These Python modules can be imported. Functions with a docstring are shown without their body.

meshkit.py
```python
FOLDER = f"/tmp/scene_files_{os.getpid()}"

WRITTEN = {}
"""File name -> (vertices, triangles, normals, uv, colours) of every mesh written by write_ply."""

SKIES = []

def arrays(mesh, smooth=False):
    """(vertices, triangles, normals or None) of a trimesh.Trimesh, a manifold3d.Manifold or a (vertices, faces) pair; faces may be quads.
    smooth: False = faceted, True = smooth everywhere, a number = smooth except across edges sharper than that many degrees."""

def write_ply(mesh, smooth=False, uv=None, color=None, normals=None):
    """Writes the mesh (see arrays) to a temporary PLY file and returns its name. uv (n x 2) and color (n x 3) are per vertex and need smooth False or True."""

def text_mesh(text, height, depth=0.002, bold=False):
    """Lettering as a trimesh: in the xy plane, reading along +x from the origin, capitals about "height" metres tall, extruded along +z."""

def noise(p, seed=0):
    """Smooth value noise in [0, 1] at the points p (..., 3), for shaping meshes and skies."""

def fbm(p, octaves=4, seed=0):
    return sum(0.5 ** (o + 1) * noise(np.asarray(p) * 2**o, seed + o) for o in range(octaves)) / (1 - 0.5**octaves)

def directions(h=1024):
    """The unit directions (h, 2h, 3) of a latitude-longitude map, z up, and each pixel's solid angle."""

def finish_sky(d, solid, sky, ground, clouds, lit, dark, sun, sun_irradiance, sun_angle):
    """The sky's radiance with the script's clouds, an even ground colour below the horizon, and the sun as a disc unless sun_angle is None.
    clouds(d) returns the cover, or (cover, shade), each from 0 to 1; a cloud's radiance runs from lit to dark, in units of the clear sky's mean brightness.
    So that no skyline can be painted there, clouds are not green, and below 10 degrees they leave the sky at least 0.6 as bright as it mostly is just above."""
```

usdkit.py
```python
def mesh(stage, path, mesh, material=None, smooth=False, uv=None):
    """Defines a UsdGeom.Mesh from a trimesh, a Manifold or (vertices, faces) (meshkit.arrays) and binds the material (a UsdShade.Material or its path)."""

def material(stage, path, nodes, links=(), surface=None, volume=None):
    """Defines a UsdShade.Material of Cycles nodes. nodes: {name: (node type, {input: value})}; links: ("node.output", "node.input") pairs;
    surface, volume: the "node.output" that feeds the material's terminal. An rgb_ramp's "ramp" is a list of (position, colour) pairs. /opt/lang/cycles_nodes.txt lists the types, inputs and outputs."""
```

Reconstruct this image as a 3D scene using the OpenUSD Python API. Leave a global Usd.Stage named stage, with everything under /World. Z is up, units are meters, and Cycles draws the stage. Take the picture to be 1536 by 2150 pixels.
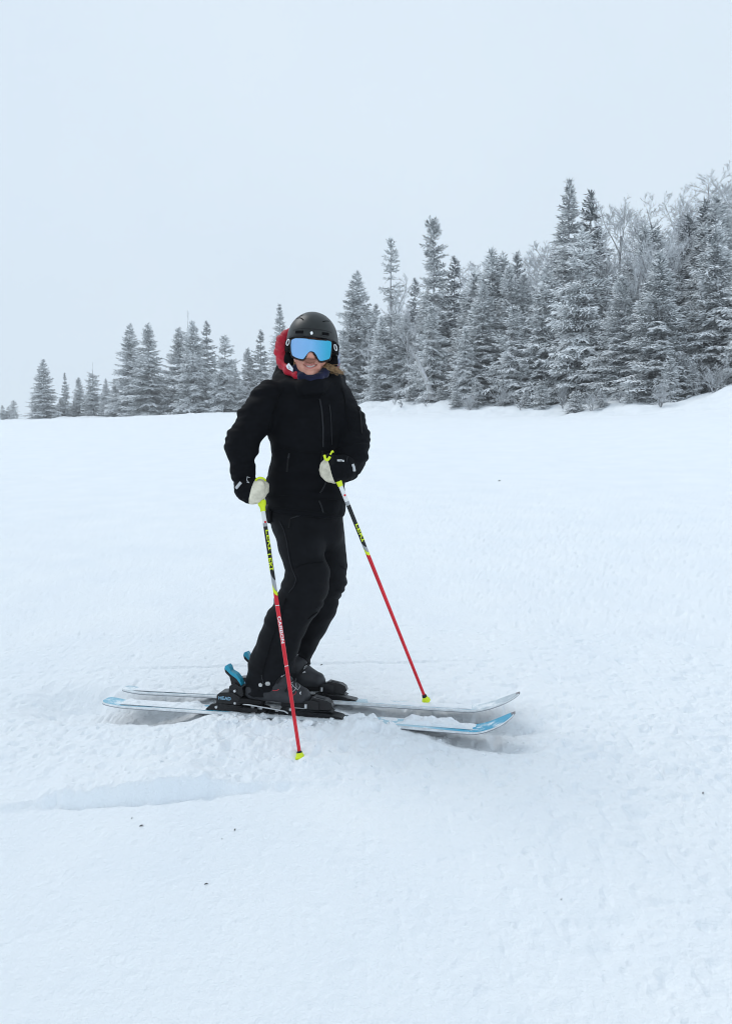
import math
import numpy as np
import trimesh
from scipy.interpolate import PchipInterpolator, CubicSpline
from shapely.geometry import Polygon
import meshkit, usdkit
from meshkit import noise, fbm
from pxr import Usd, UsdGeom, UsdLux, UsdShade, Gf, Sdf, Vt

stage = Usd.Stage.CreateInMemory()
UsdGeom.SetStageUpAxis(stage, 'Z')
UsdGeom.SetStageMetersPerUnit(stage, 1.0)
UsdGeom.Xform.Define(stage, '/World')

# ------------------------------------------------------------------ camera, sky, sun, exposure
FOC, CAM_Z, PITCH = 1553.0, 1.293, math.atan((1075 - 976) / 1553.0)
FWD = np.array([0, math.cos(PITCH), -math.sin(PITCH)])
UPV = np.array([0, math.sin(PITCH), math.cos(PITCH)])
RGT = np.array([1.0, 0, 0])
EYE = np.array([0, 0, CAM_Z])
cam = UsdGeom.Camera.Define(stage, '/World/camera')
cam.CreateHorizontalApertureAttr(36.0)
cam.CreateFocalLengthAttr(36.0 * FOC / 1536)
cam.CreateClippingRangeAttr((0.05, 5000))
cam.CreateExposureAttr(-0.03)
M = Gf.Matrix4d(*RGT, 0, *UPV, 0, *(-FWD), 0, *EYE, 1)
cam.AddTransformOp().Set(M)

SUN_AZ, SUN_EL = math.radians(-58), math.radians(52)       # behind and to the left of the skier
SUN_DIR = np.array([math.sin(SUN_AZ) * math.cos(SUN_EL), math.cos(SUN_AZ) * math.cos(SUN_EL), math.sin(SUN_EL)])
SKY_STRENGTH = 0.1
sky_mat = usdkit.material(stage, '/World/Looks/overcast_sky', {
    'tc': ('texture_coordinate', {}),
    'sky': ('sky_texture', {'sky_type': 'single_scattering', 'sun_disc': False, 'sun_elevation': SUN_EL, 'sun_rotation': SUN_AZ, 'altitude': 600.0}),
    'n': ('noise_texture', {'scale': 1.6, 'detail': 4.0, 'roughness': 0.5}),
    'ramp': ('rgb_ramp', {'ramp': [(0.3, (7.25, 8.55, 9.8)), (0.7, (7.95, 9.1, 10.15))]}),
    'mix': ('mix_color', {'fac': 0.96, 'use_clamp': False}),
    'bg': ('background_shader', {'strength': SKY_STRENGTH}),
}, [('tc.generated', 'n.vector'), ('n.fac', 'ramp.fac'), ('sky.color', 'mix.a'), ('ramp.color', 'mix.b'), ('mix.result', 'bg.color')], surface='bg.background')
dome = UsdLux.DomeLight.Define(stage, '/World/sky')
UsdShade.MaterialBindingAPI.Apply(dome.GetPrim()).Bind(sky_mat)
dome.GetPrim().SetCustomDataByKey('kind', 'structure')
dome.GetPrim().SetCustomDataByKey('label', 'even pale blue grey overcast sky')
sun = UsdLux.DistantLight.Define(stage, '/World/sun')
sun.CreateIntensityAttr(0.31)
sun.CreateAngleAttr(30.0)
sun.CreateNormalizeAttr(True)
sun.CreateColorAttr(Gf.Vec3f(1.0, 0.98, 0.955))
zax = SUN_DIR
xax = np.cross([0, 0, 1.0], zax); xax /= np.linalg.norm(xax)
yax = np.cross(zax, xax)
sun.AddTransformOp().Set(Gf.Matrix4d(*xax, 0, *yax, 0, *zax, 0, 0, 0, 60, 1))

# ------------------------------------------------------------------ helpers
def ray(px, py):
    return FWD + (px - 768.0) / FOC * RGT - (py - 1075.0) / FOC * UPV

def W(px, py, Y):
    """The point at depth Y that the photograph shows at (px, py)."""
    d = ray(px, py)
    return EYE + d * (Y / d[1])

def px_of(p):
    p = np.asarray(p, float) - EYE
    k = FOC / (p @ FWD)
    return 768 + (p @ RGT) * k, 1075 - (p @ UPV) * k

used = {}
def numbered(path):
    n = used.get(path, 0)
    used[path] = n + 1
    return path if n == 0 else '%s_%03d' % (path, n)

def tag(prim, label=None, cat=None, group=None, kind=None):
    for k, v in (('label', label), ('category', cat), ('group', group), ('kind', kind)):
        if v:
            prim.SetCustomDataByKey(k, v)
    return prim

ORIGIN = {}
def thing(name, label, cat, loc=(0, 0, 0), group=None, rot=None):
    """An Xform at the thing's base; rot: 3x3 with the local axes as columns."""
    path = numbered('/World/' + name)
    x = UsdGeom.Xform.Define(stage, path)
    R = np.eye(3) if rot is None else np.asarray(rot)
    x.AddTransformOp().Set(Gf.Matrix4d(*R[:, 0], 0, *R[:, 1], 0, *R[:, 2], 0, *map(float, loc), 1))
    ORIGIN[path] = np.array(loc, float), R
    tag(x.GetPrim(), label, cat, group)
    return path

def arr(m):
    v, f, _ = meshkit.arrays(m, False)
    return v, f

def part(name, mesh, mat, parent='/World', smooth=False, world=True, label=None, kind=None):
    """One Mesh under parent. world: the mesh is in world coordinates and is brought into the thing's own."""
    path = numbered(parent + '/' + name)
    v, f = arr(mesh)
    root = '/'.join(path.split('/')[:3])
    if world and root in ORIGIN:
        o, R = ORIGIN[root]
        v = (v - o) @ R
    m = usdkit.mesh(stage, path, (v, f), MAT[mat], smooth=smooth)
    tag(m.GetPrim(), label, None, None, kind)
    return path

def single(name, mesh, mat, label, cat, group=None, smooth=False, kind=None):
    path = numbered('/World/' + name)
    v, f = arr(mesh)
    c = np.array([v[:, 0].mean(), v[:, 1].mean(), v[:, 2].min()])
    m = usdkit.mesh(stage, path, (v - c, f), MAT[mat], smooth=smooth)
    m.AddTranslateOp().Set(Gf.Vec3d(*c))
    tag(m.GetPrim(), label, cat, group, kind)
    return path

def cat_mesh(ms):
    vs, fs, n = [], [], 0
    for m in ms:
        v, f = arr(m)
        vs.append(v); fs.append(f + n); n += len(v)
    return np.vstack(vs), np.vstack(fs)

def frames(P):
    P = np.asarray(P, float)
    T = np.gradient(P, axis=0)
    T /= np.linalg.norm(T, axis=1, keepdims=True) + 1e-12
    a = np.array([0, 0, 1.0]) if abs(T[0][2]) < 0.9 else np.array([0, 1.0, 0])
    N = []
    for t in T:
        a = a - t * (a @ t); a /= np.linalg.norm(a)
        N.append(a)
    N = np.array(N)
    return T, N, np.cross(T, N)

def tube(P, r, seg=8, caps=True):
    P = np.asarray(P, float)
    r = np.broadcast_to(np.asarray(r, float), (len(P),))
    T, N, B = frames(P)
    ang = np.arange(seg) * 2 * np.pi / seg
    V = P[:, None] + r[:, None, None] * (np.cos(ang)[None, :, None] * N[:, None] + np.sin(ang)[None, :, None] * B[:, None])
    V = V.reshape(-1, 3)
    F = []
    for i in range(len(P) - 1):
        for j in range(seg):
            a, b = i * seg + j, i * seg + (j + 1) % seg
            F += [[a, b, b + seg], [a, b + seg, a + seg]]
    if caps:
        c0, c1 = len(V), len(V) + 1
        V = np.vstack([V, P[:1], P[-1:]])
        e = (len(P) - 1) * seg
        for j in range(seg):
            F += [[c0, (j + 1) % seg, j], [c1, e + j, e + (j + 1) % seg]]
    return V, np.array(F)

def chamfer_box(c, s, ch):
    c, s = np.asarray(c, float), np.asarray(s, float) / 2
    pts = []
    for sx in (-1, 1):
        for sy in (-1, 1):
            for sz in (-1, 1):
                for k in range(3):
                    d = np.full(3, ch); d[k] = 0
                    pts.append(c + np.array([sx, sy, sz]) * (s - d))
    h = trimesh.convex.convex_hull(np.array(pts))
    return np.array(h.vertices), np.array(h.faces)

def hull(pts):
    h = trimesh.convex.convex_hull(np.array(pts, float))
    return np.array(h.vertices), np.array(h.faces)

def extrude_xz(poly, y0, y1):
    """A polygon in (x, z), extruded along y."""
    m = trimesh.creation.extrude_polygon(Polygon(poly), abs(y1 - y0), engine='earcut')
    v = np.array(m.vertices); f = np.array(m.faces)
    return np.stack([v[:, 0], min(y0, y1) + v[:, 2], v[:, 1]], 1), f[:, ::-1]

# ------------------------------------------------------------------ materials
MAT = {}
def mat(name, color, rough=0.6, spec=0.4, **kw):
    MAT[name] = usdkit.material(stage, '/World/Looks/' + name, {'p': ('principled_bsdf', dict(base_color=color, roughness=rough, specular_ior_level=spec, **kw))}, surface='p.BSDF')

def cloth(name, color, rough=0.85, weave=900.0, bump=0.15, sheen=0.1, spec=0.06):
    """Fabric: fine weave, slight fading, small creases."""
    lo, hi = [c * 0.75 for c in color], [c * 1.3 for c in color]
    MAT[name] = usdkit.material(stage, '/World/Looks/' + name, {
        'tc': ('texture_coordinate', {}),
        'n': ('noise_texture', {'scale': 22.0, 'detail': 5.0, 'roughness': 0.65}),
        'w': ('noise_texture', {'scale': weave, 'detail': 1.0}),
        'r': ('rgb_ramp', {'ramp': [(0.3, lo), (0.7, hi)]}),
        'add': ('math', {'math_type': 'multiply_add', 'value2': 0.12}),
        'b': ('bump', {'strength': bump * 3, 'distance': 0.006}),
        'p': ('principled_bsdf', {'roughness': rough, 'specular_ior_level': spec, 'sheen_weight': sheen, 'sheen_roughness': 0.4}),
    }, [('tc.object', 'n.vector'), ('tc.object', 'w.vector'), ('n.fac', 'r.fac'), ('r.color', 'p.base_color'), ('w.fac', 'add.value1'), ('n.fac', 'add.value3'), ('add.value', 'b.height'), ('b.normal', 'p.normal')], surface='p.BSDF')

def speckled(name, a, b, rough=0.5, scale=60.0, spec=0.4, pos=(0.35, 0.65), metallic=0.0, bump=0.0):
    MAT[name] = usdkit.material(stage, '/World/Looks/' + name, {
        'tc': ('texture_coordinate', {}),
        'n': ('noise_texture', {'scale': scale, 'detail': 5.0, 'roughness': 0.6}),
        'r': ('rgb_ramp', {'ramp': [(pos[0], a), (pos[1], b)]}),
        'b': ('bump', {'strength': max(bump, 1e-4), 'distance': 0.004}),
        'p': ('principled_bsdf', {'roughness': rough, 'specular_ior_level': spec, 'metallic': metallic}),
    }, [('tc.object', 'n.vector'), ('n.fac', 'r.fac'), ('r.color', 'p.base_color'), ('n.fac', 'b.height')] + ([('b.normal', 'p.normal')] if bump else []), surface='p.BSDF')

MAT['snow'] = usdkit.material(stage, '/World/Looks/snow', {
    'g': ('geometry', {}),
    'n1': ('noise_texture', {'scale': 55.0, 'detail': 6.0, 'roughness': 0.7}),
    'n2': ('noise_texture', {'scale': 2.2, 'detail': 4.0, 'roughness': 0.6}),
    'v': ('voronoi_texture', {'feature': 'smooth_f1', 'scale': 16.0, 'smoothness': 0.6, 'randomness': 1.0}),
    'pit': ('map_range', {'from_min': 0.0, 'from_max': 0.35, 'to_min': 0.0, 'to_max': 0.35, 'clamp': True}),
    'h': ('math', {'math_type': 'add'}),
    'b': ('bump', {'strength': 0.75, 'distance': 0.013}),
    'r': ('rgb_ramp', {'ramp': [(0.3, (0.845, 0.88, 0.915)), (0.7, (0.89, 0.915, 0.935))]}),
    'p': ('principled_bsdf', {'roughness': 0.75, 'specular_ior_level': 0.2, 'diffuse_roughness': 0.4}),
}, [('g.position', 'n1.vector'), ('g.position', 'n2.vector'), ('g.position', 'v.vector'), ('v.distance', 'pit.value'), ('n1.fac', 'h.value1'), ('pit.result', 'h.value2'), ('h.value', 'b.height'), ('b.normal', 'p.normal'), ('n2.fac', 'r.fac'), ('r.color', 'p.base_color')], surface='p.BSDF')

def frosted(name, dark_a, dark_b, snow, cover, scale=3.0, up=0.75):
    """Needles or twigs under rime: what faces up carries snow, the rest shows grey green."""
    MAT[name] = usdkit.material(stage, '/World/Looks/' + name, {
        'g': ('geometry', {}), 'tc': ('texture_coordinate', {}),
        's': ('separate_xyz', {}),
        'n': ('noise_texture', {'scale': scale, 'detail': 5.0, 'roughness': 0.65}),
        'n2': ('noise_texture', {'scale': scale * 0.23, 'detail': 2.0}),
        'm': ('math', {'math_type': 'multiply_add', 'value2': up}),
        'm2': ('math', {'math_type': 'multiply_add', 'value2': 1.3}),
        'f': ('map_range', {'from_min': cover - 0.28, 'from_max': cover + 0.28, 'to_min': 0.0, 'to_max': 1.0, 'clamp': True}),
        'd': ('rgb_ramp', {'ramp': [(0.3, dark_a), (0.7, dark_b)]}),
        'c': ('mix_color', {'b': snow}),
        'p': ('principled_bsdf', {'roughness': 0.85, 'specular_ior_level': 0.15}),
    }, [('g.normal', 's.vector'), ('tc.object', 'n.vector'), ('tc.object', 'n2.vector'), ('s.z', 'm.value1'), ('n.fac', 'm.value3'), ('n2.fac', 'm2.value1'), ('m.value', 'm2.value3'),
        ('m2.value', 'f.value'), ('f.result', 'c.fac'), ('n.fac', 'd.fac'), ('d.color', 'c.a'), ('c.result', 'p.base_color')], surface='p.BSDF')

frosted('rimed_needles', (0.032, 0.043, 0.045), (0.25, 0.28, 0.295), (0.87, 0.893, 0.91), 0.70, 2.4)
frosted('dark_needles', (0.02, 0.028, 0.029), (0.13, 0.15, 0.155), (0.80, 0.83, 0.86), 0.93, 2.6)
frosted('frosted_bark', (0.13, 0.13, 0.135), (0.28, 0.285, 0.29), (0.65, 0.67, 0.7), 1.15, 4.0)
frosted('frosted_twigs', (0.30, 0.31, 0.325), (0.50, 0.52, 0.54), (0.8, 0.83, 0.86), 1.05, 5.0)
frosted('grey_dead_wood', (0.30, 0.30, 0.30), (0.48, 0.485, 0.49), (0.7, 0.72, 0.75), 1.3, 5.0)

# ------------------------------------------------------------------ the snow slope
cols = [-700, -400, 0, 300, 600, 760, 900, 1150, 1536, 2000, 2600]
EDGE = PchipInterpolator(cols, [125, 108, 95, 85, 72, 60, 50, 42, 34, 29, 25])
BASE = PchipInterpolator([-700, -400, 0, 300, 560, 700, 780, 850, 1000, 1150, 1250, 1400, 1480, 1536, 1900, 2600], [893, 890, 882.5, 874, 867, 858, 843, 839, 846, 853, 847, 836, 822, 806, 772, 740])
CREST = PchipInterpolator([-700, -400, 0, 200, 400, 560, 700, 800, 1000, 1200, 1400, 1536, 1900, 2600], [892, 888, 882, 877, 869, 865.5, 868, 872, 879, 880, 876, 870, 860, 850])
HILL = PchipInterpolator([-700, 0, 560, 700, 800, 1000, 1250, 1536, 1900, 2600], [-10, -8, -6, 20, 60, 120, 220, 330, 400, 430])

def sstep(t):
    t = np.clip(t, 0, 1)
    return t * t * (3 - 2 * t)

def row_of(col, Y):
    """The row at which bare ground at depth Y stands, for the column col of the photograph."""
    D = EDGE(col); Yc = 0.72 * D; yc = CREST(col)
    B = FOC * CAM_Z
    t = sstep((Y - 4.0) / (Yc - 4.0))
    A = 830.0 * (1 - t) + (yc - B / Yc) * t
    near = A + B / np.maximum(Y, 0.5)
    u = (Y - Yc) / (D - Yc)
    mid = yc + (BASE(col) - yc) * sstep(u) + 2.0 * np.sin(np.clip(u, 0, 1) * np.pi)
    far = BASE(col) - HILL(col) * (1 - np.exp(-np.maximum(Y - D, 0) / 35.0))
    return np.where(Y < Yc, near, np.where(Y < D, mid, far))

def base_z(x, y):
    x, y = np.asarray(x, float), np.asarray(y, float)
    Y = np.maximum(y, 4.0)
    col = np.clip(768 + FOC * x / Y, -700, 2600)
    r = row_of(col, Y)
    tz = -(r - 1075.0) / FOC
    d = FWD[None] + tz[..., None] * UPV if np.ndim(tz) else FWD + tz * UPV
    z = CAM_Z + d[..., 2] / d[..., 1] * Y
    slope = (1075 - 145 - 830) / FOC
    zn = 0.094 * np.maximum(y, -60) + np.minimum(y + 60, 0) * 0.03
    return np.where(y < 4.0, zn + (CAM_Z * 0) , z)

# near plane as row 830 + B / Y: its height is linear in Y
_t830 = -(830 - 1075.0) / FOC
_d = FWD + _t830 * UPV
SL = _d[2] / _d[1]
def plane_z(y):
    return SL * np.asarray(y, float)

def near_ground(px, py):
    """Where the photograph's (px, py) meets the even near slope."""
    d = ray(px, py)
    t = CAM_Z / (SL * d[1] - d[2])
    return EYE + d * t

# the skis' lines, which the snow is shaped round
NT, NP = near_ground(222, 1483), near_ground(1010, 1541)       # near ski: tail, front contact
FT, FP = near_ground(262, 1457), near_ground(1000, 1497)       # far ski

def bump_along(x, y, p, q, s0, s1, off, width, soft=0.15):
    """1 on the line p-q between fractions s0 and s1, shifted sideways by off (towards the camera) and fading over width."""
    d = (q - p)[:2]; L = np.linalg.norm(d); d = d / L
    n = np.array([d[1], -d[0]])
    rx, ry = x - p[0], y - p[1]
    s = (rx * d[0] + ry * d[1]) / L
    o = rx * n[0] + ry * n[1] - off
    along = sstep((s - s0) / soft + 0.5) * sstep((s1 - s) / soft + 0.5)
    return along * np.exp(-(o / width) ** 2), s, o

def ground_z(x, y, fine=True):
    x, y = np.asarray(x, float), np.asarray(y, float)
    z0 = np.where(y < 4.0, SL * np.maximum(y, -40) + 0.02 * np.minimum(y + 40, 0), 0)
    far = y >= 4.0
    if far.any():
        z0 = np.where(far, base_z(x, np.maximum(y, 4.0)), z0)
    p = np.stack([x, y, np.zeros_like(x)], -1)
    dist = np.hypot(x, y)
    z = z0 + (fbm(p * 0.35, 3, 5) - 0.5) * 0.10 * sstep((dist - 5) / 8) + (fbm(p * 0.9, 3, 6) - 0.5) * 0.03 * sstep((dist - 1) / 3)
    D_ = EDGE(np.clip(768 + FOC * x / np.maximum(y, 4.0), -700, 2600))
    bank = sstep((y / D_ - 0.74) / 0.14) * sstep((1.25 - y / D_) / 0.2)
    z = z + bank * ((fbm(p * 0.33, 3, 17) - 0.5) * 0.7 + (fbm(p * 1.3, 3, 18) - 0.5) * 0.30)
    if not fine:
        return z
    near = sstep((14 - dist) / 8)
    g = (fbm(p * 9, 4, 11) - 0.5) * 0.014 + (fbm(p * 34, 3, 12) - 0.5) * 0.012
    # the churned strip round the skier and the smooth near foreground
    rough = 0.36 + 0.75 * np.exp(-((y - 2.75 + 0.06 * x) / 0.42) ** 2) + 0.35 * sstep((x - 0.2) / 0.8)
    smooth_left = sstep((0.4 - x) / 0.8) * sstep((2.40 - y) / 0.06)
    rough = rough * (1 - 0.8 * smooth_left)
    z = z + near * g * rough
    for sc, dep, th, sd in ((24, 0.016, 0.74, 31), (43, 0.010, 0.72, 32), (12, 0.016, 0.80, 33)):
        z = z - near * dep * np.clip(noise(p * sc, sd) - th, 0, 1) / (1 - th) * rough
    lump = 0.65 * fbm(p * 15, 3, 21) + 0.35 * fbm(p * 33, 3, 22)
    # snow pushed up along the near ski, over its middle and in front of it
    h, s, o = bump_along(x, y, NT, NP, 0.30, 0.80, 0.115, 0.075, 0.10)
    z = z + h * (0.022 + 0.06 * (lump - 0.42))
    h, s, o = bump_along(x, y, NT, NP, 0.655, 0.775, 0.035, 0.075, 0.10)
    z = z + h * (0.036 + 0.06 * (lump - 0.42))
    h, s, o = bump_along(x, y, NT, NP, 0.2, 0.95, 0.26, 0.18, 0.3)
    z = z + h * (0.010 + 0.05 * (lump - 0.5))
    h, s, o = bump_along(x, y, NT, NP, 0.33, 0.72, -0.075, 0.05, 0.1)
    z = z + h * 0.012 * lump
    # hollows under the tails and the tips
    h, s, o = bump_along(x, y, NT, NP, -0.2, 0.24, 0.0, 0.10, 0.18)
    z = z - h * 0.075
    h, s, o = bump_along(x, y, FT, FP, -0.2, 0.22, 0.0, 0.08, 0.15)
    z = z - h * 0.055
    h, s, o = bump_along(x, y, NT, NP, 0.92, 1.12, 0.02, 0.10, 0.16)
    z = z - h * 0.048
    h, s, o = bump_along(x, y, FT, FP, 0.70, 1.25, 0.03, 0.09, 0.3)
    z = z - h * 0.06
    # the ledge of an older ski cut across the left foreground
    ex = near_ground(0, 1703), near_ground(640, 1657)
    d = (ex[1] - ex[0])[:2]; L = np.linalg.norm(d); d /= L
    n = np.array([-d[1], d[0]])
    s = ((x - ex[0][0]) * d[0] + (y - ex[0][1]) * d[1]) / L
    o = (x - ex[0][0]) * n[0] + (y - ex[0][1]) * n[1]
    prof = np.interp(s, [-1.5, -0.05, 0.10, 0.16, 0.45, 0.62, 0.75, 1.0, 1.15], [0.010, 0.012, 0.016, 0.042, 0.058, 0.054, 0.028, 0.008, 0.0])
    ragged = (fbm(np.stack([x * 13, y * 13, 0 * x], -1), 4, 41) - 0.5) * 0.09
    wall = sstep((o - 0.004 + np.clip(ragged, -0.03, 0.05) * 0.4) / (0.020 + 0.22 * np.clip(ragged, 0, 1)))
    face = np.exp(-((o - 0.03) / 0.05) ** 2) * sstep(prof / 0.04)
    z = z + face * (fbm(np.stack([x * 30, y * 30, 0 * x + 7], -1), 3, 43) - 0.5) * 0.035
    z = z + prof * wall * np.exp(-np.maximum(o, 0) / 0.30) * (0.8 + 0.5 * lump) - 0.25 * prof * np.exp(-(o / 0.02) ** 2)
    # faint older ski tracks further up the slope
    for a, b, dep in (((300, 1400), (960, 1387), 0.006), ((250, 1455), (700, 1416), 0.003), ((60, 1000), (110, 1003), 0.02), ((1300, 1320), (1536, 1360), 0.01), ((0, 1412), (300, 1398), 0.002)):
        a, b = near_ground(*a), near_ground(*b)
        h, s, o = bump_along(x, y, a, b, 0.0, 1.0, 0.0, 0.012 + 0.004 * np.linalg.norm(a), 0.2)
        z = z + dep * h * np.where(o > 0, -1.0, 0.4)
    return z

def build_ground():
    fine = np.linspace(-0.52, 0.52, 760)
    coarse = np.linspace(0.52, np.pi, 60)[1:]
    phi = np.concatenate([-coarse[::-1], fine, coarse[:-1]])
    r = np.concatenate([np.linspace(0.05, 1.40, 20)[:-1], np.arange(1.40, 4.2, 0.0075), 4.2 * 1.0115 ** np.arange(0, 300)])
    r = r[r < 135]
    r = np.concatenate([r, np.geomspace(139, 185, 6)])
    R, P = np.meshgrid(r, phi, indexing='ij')
    x, y = R * np.sin(P), R * np.cos(P)
    z = ground_z(x.ravel(), y.ravel()).reshape(x.shape)
    z -= np.clip(R - 160, 0, None) * 0.03
    v = np.stack([x, y, z], -1).reshape(-1, 3)
    nr, nc = x.shape
    i, j = np.meshgrid(np.arange(nr - 1), np.arange(nc), indexing='ij')
    a = (i * nc + j).ravel(); b = (i * nc + (j + 1) % nc).ravel()
    c, d = b + nc, a + nc
    f = np.vstack([np.stack([a, d, c], 1), np.stack([a, c, b], 1)])
    v = np.vstack([v, [[0, 0, ground_z(np.zeros(1), np.zeros(1))[0]]]])
    k = len(v) - 1
    jj = np.arange(nc)
    f = np.vstack([f, np.stack([np.full(nc, k), jj, (jj + 1) % nc], 1)])
    m = usdkit.mesh(stage, '/World/snow_slope', (v, f), MAT['snow'], smooth=True)
    tag(m.GetPrim(), 'groomed white snow slope with churned snow and faint ski tracks', None, None, 'structure')
build_ground()

# ------------------------------------------------------------------ trees
def clumps(P, D, L, Wd, Th, U):
    """Six-faced needle clumps: from base P along D, length L, width Wd, thickness Th; U points roughly up."""
    D = D / (np.linalg.norm(D, axis=1, keepdims=True) + 1e-9)
    S = np.cross(D, U); S /= np.linalg.norm(S, axis=1, keepdims=True) + 1e-9
    N = np.cross(S, D)
    L, Wd, Th = (np.asarray(q)[:, None] for q in (L, Wd, Th))
    m = P + D * L * 0.42
    V = np.stack([P, P + D * L, m + S * Wd * 0.5, m - S * Wd * 0.5, m + N * Th, m - N * Th * 0.5], 1)
    f = np.array([[0, 4, 3], [3, 4, 1], [1, 4, 2], [2, 4, 0], [0, 3, 5], [3, 1, 5], [1, 2, 5], [2, 0, 5]])
    F = (np.arange(len(P)) * 6)[:, None, None] + f[None]
    return V.reshape(-1, 3), F.reshape(-1, 3)

def prisms(A, B, ra, rb):
    """Three-sided tapering sticks."""
    D = B - A
    D = D / (np.linalg.norm(D, axis=1, keepdims=True) + 1e-9)
    ref = np.where(np.abs(D[:, 2:3]) < 0.9, np.array([[0, 0, 1.0]]), np.array([[1.0, 0, 0]]))
    S = np.cross(D, ref); S /= np.linalg.norm(S, axis=1, keepdims=True)
    N = np.cross(S, D)
    V = []
    for C, r in ((A, ra), (B, rb)):
        for k in range(3):
            a = 2 * np.pi * k / 3 + 0.5
            V.append(C + np.asarray(r)[:, None] * (np.cos(a) * S + np.sin(a) * N))
    V = np.stack(V, 1)
    f = np.array([[0, 1, 4], [0, 4, 3], [1, 2, 5], [1, 5, 4], [2, 0, 3], [2, 3, 5]])
    F = (np.arange(len(A)) * 6)[:, None, None] + f[None]
    return V.reshape(-1, 3), F.reshape(-1, 3)

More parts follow.
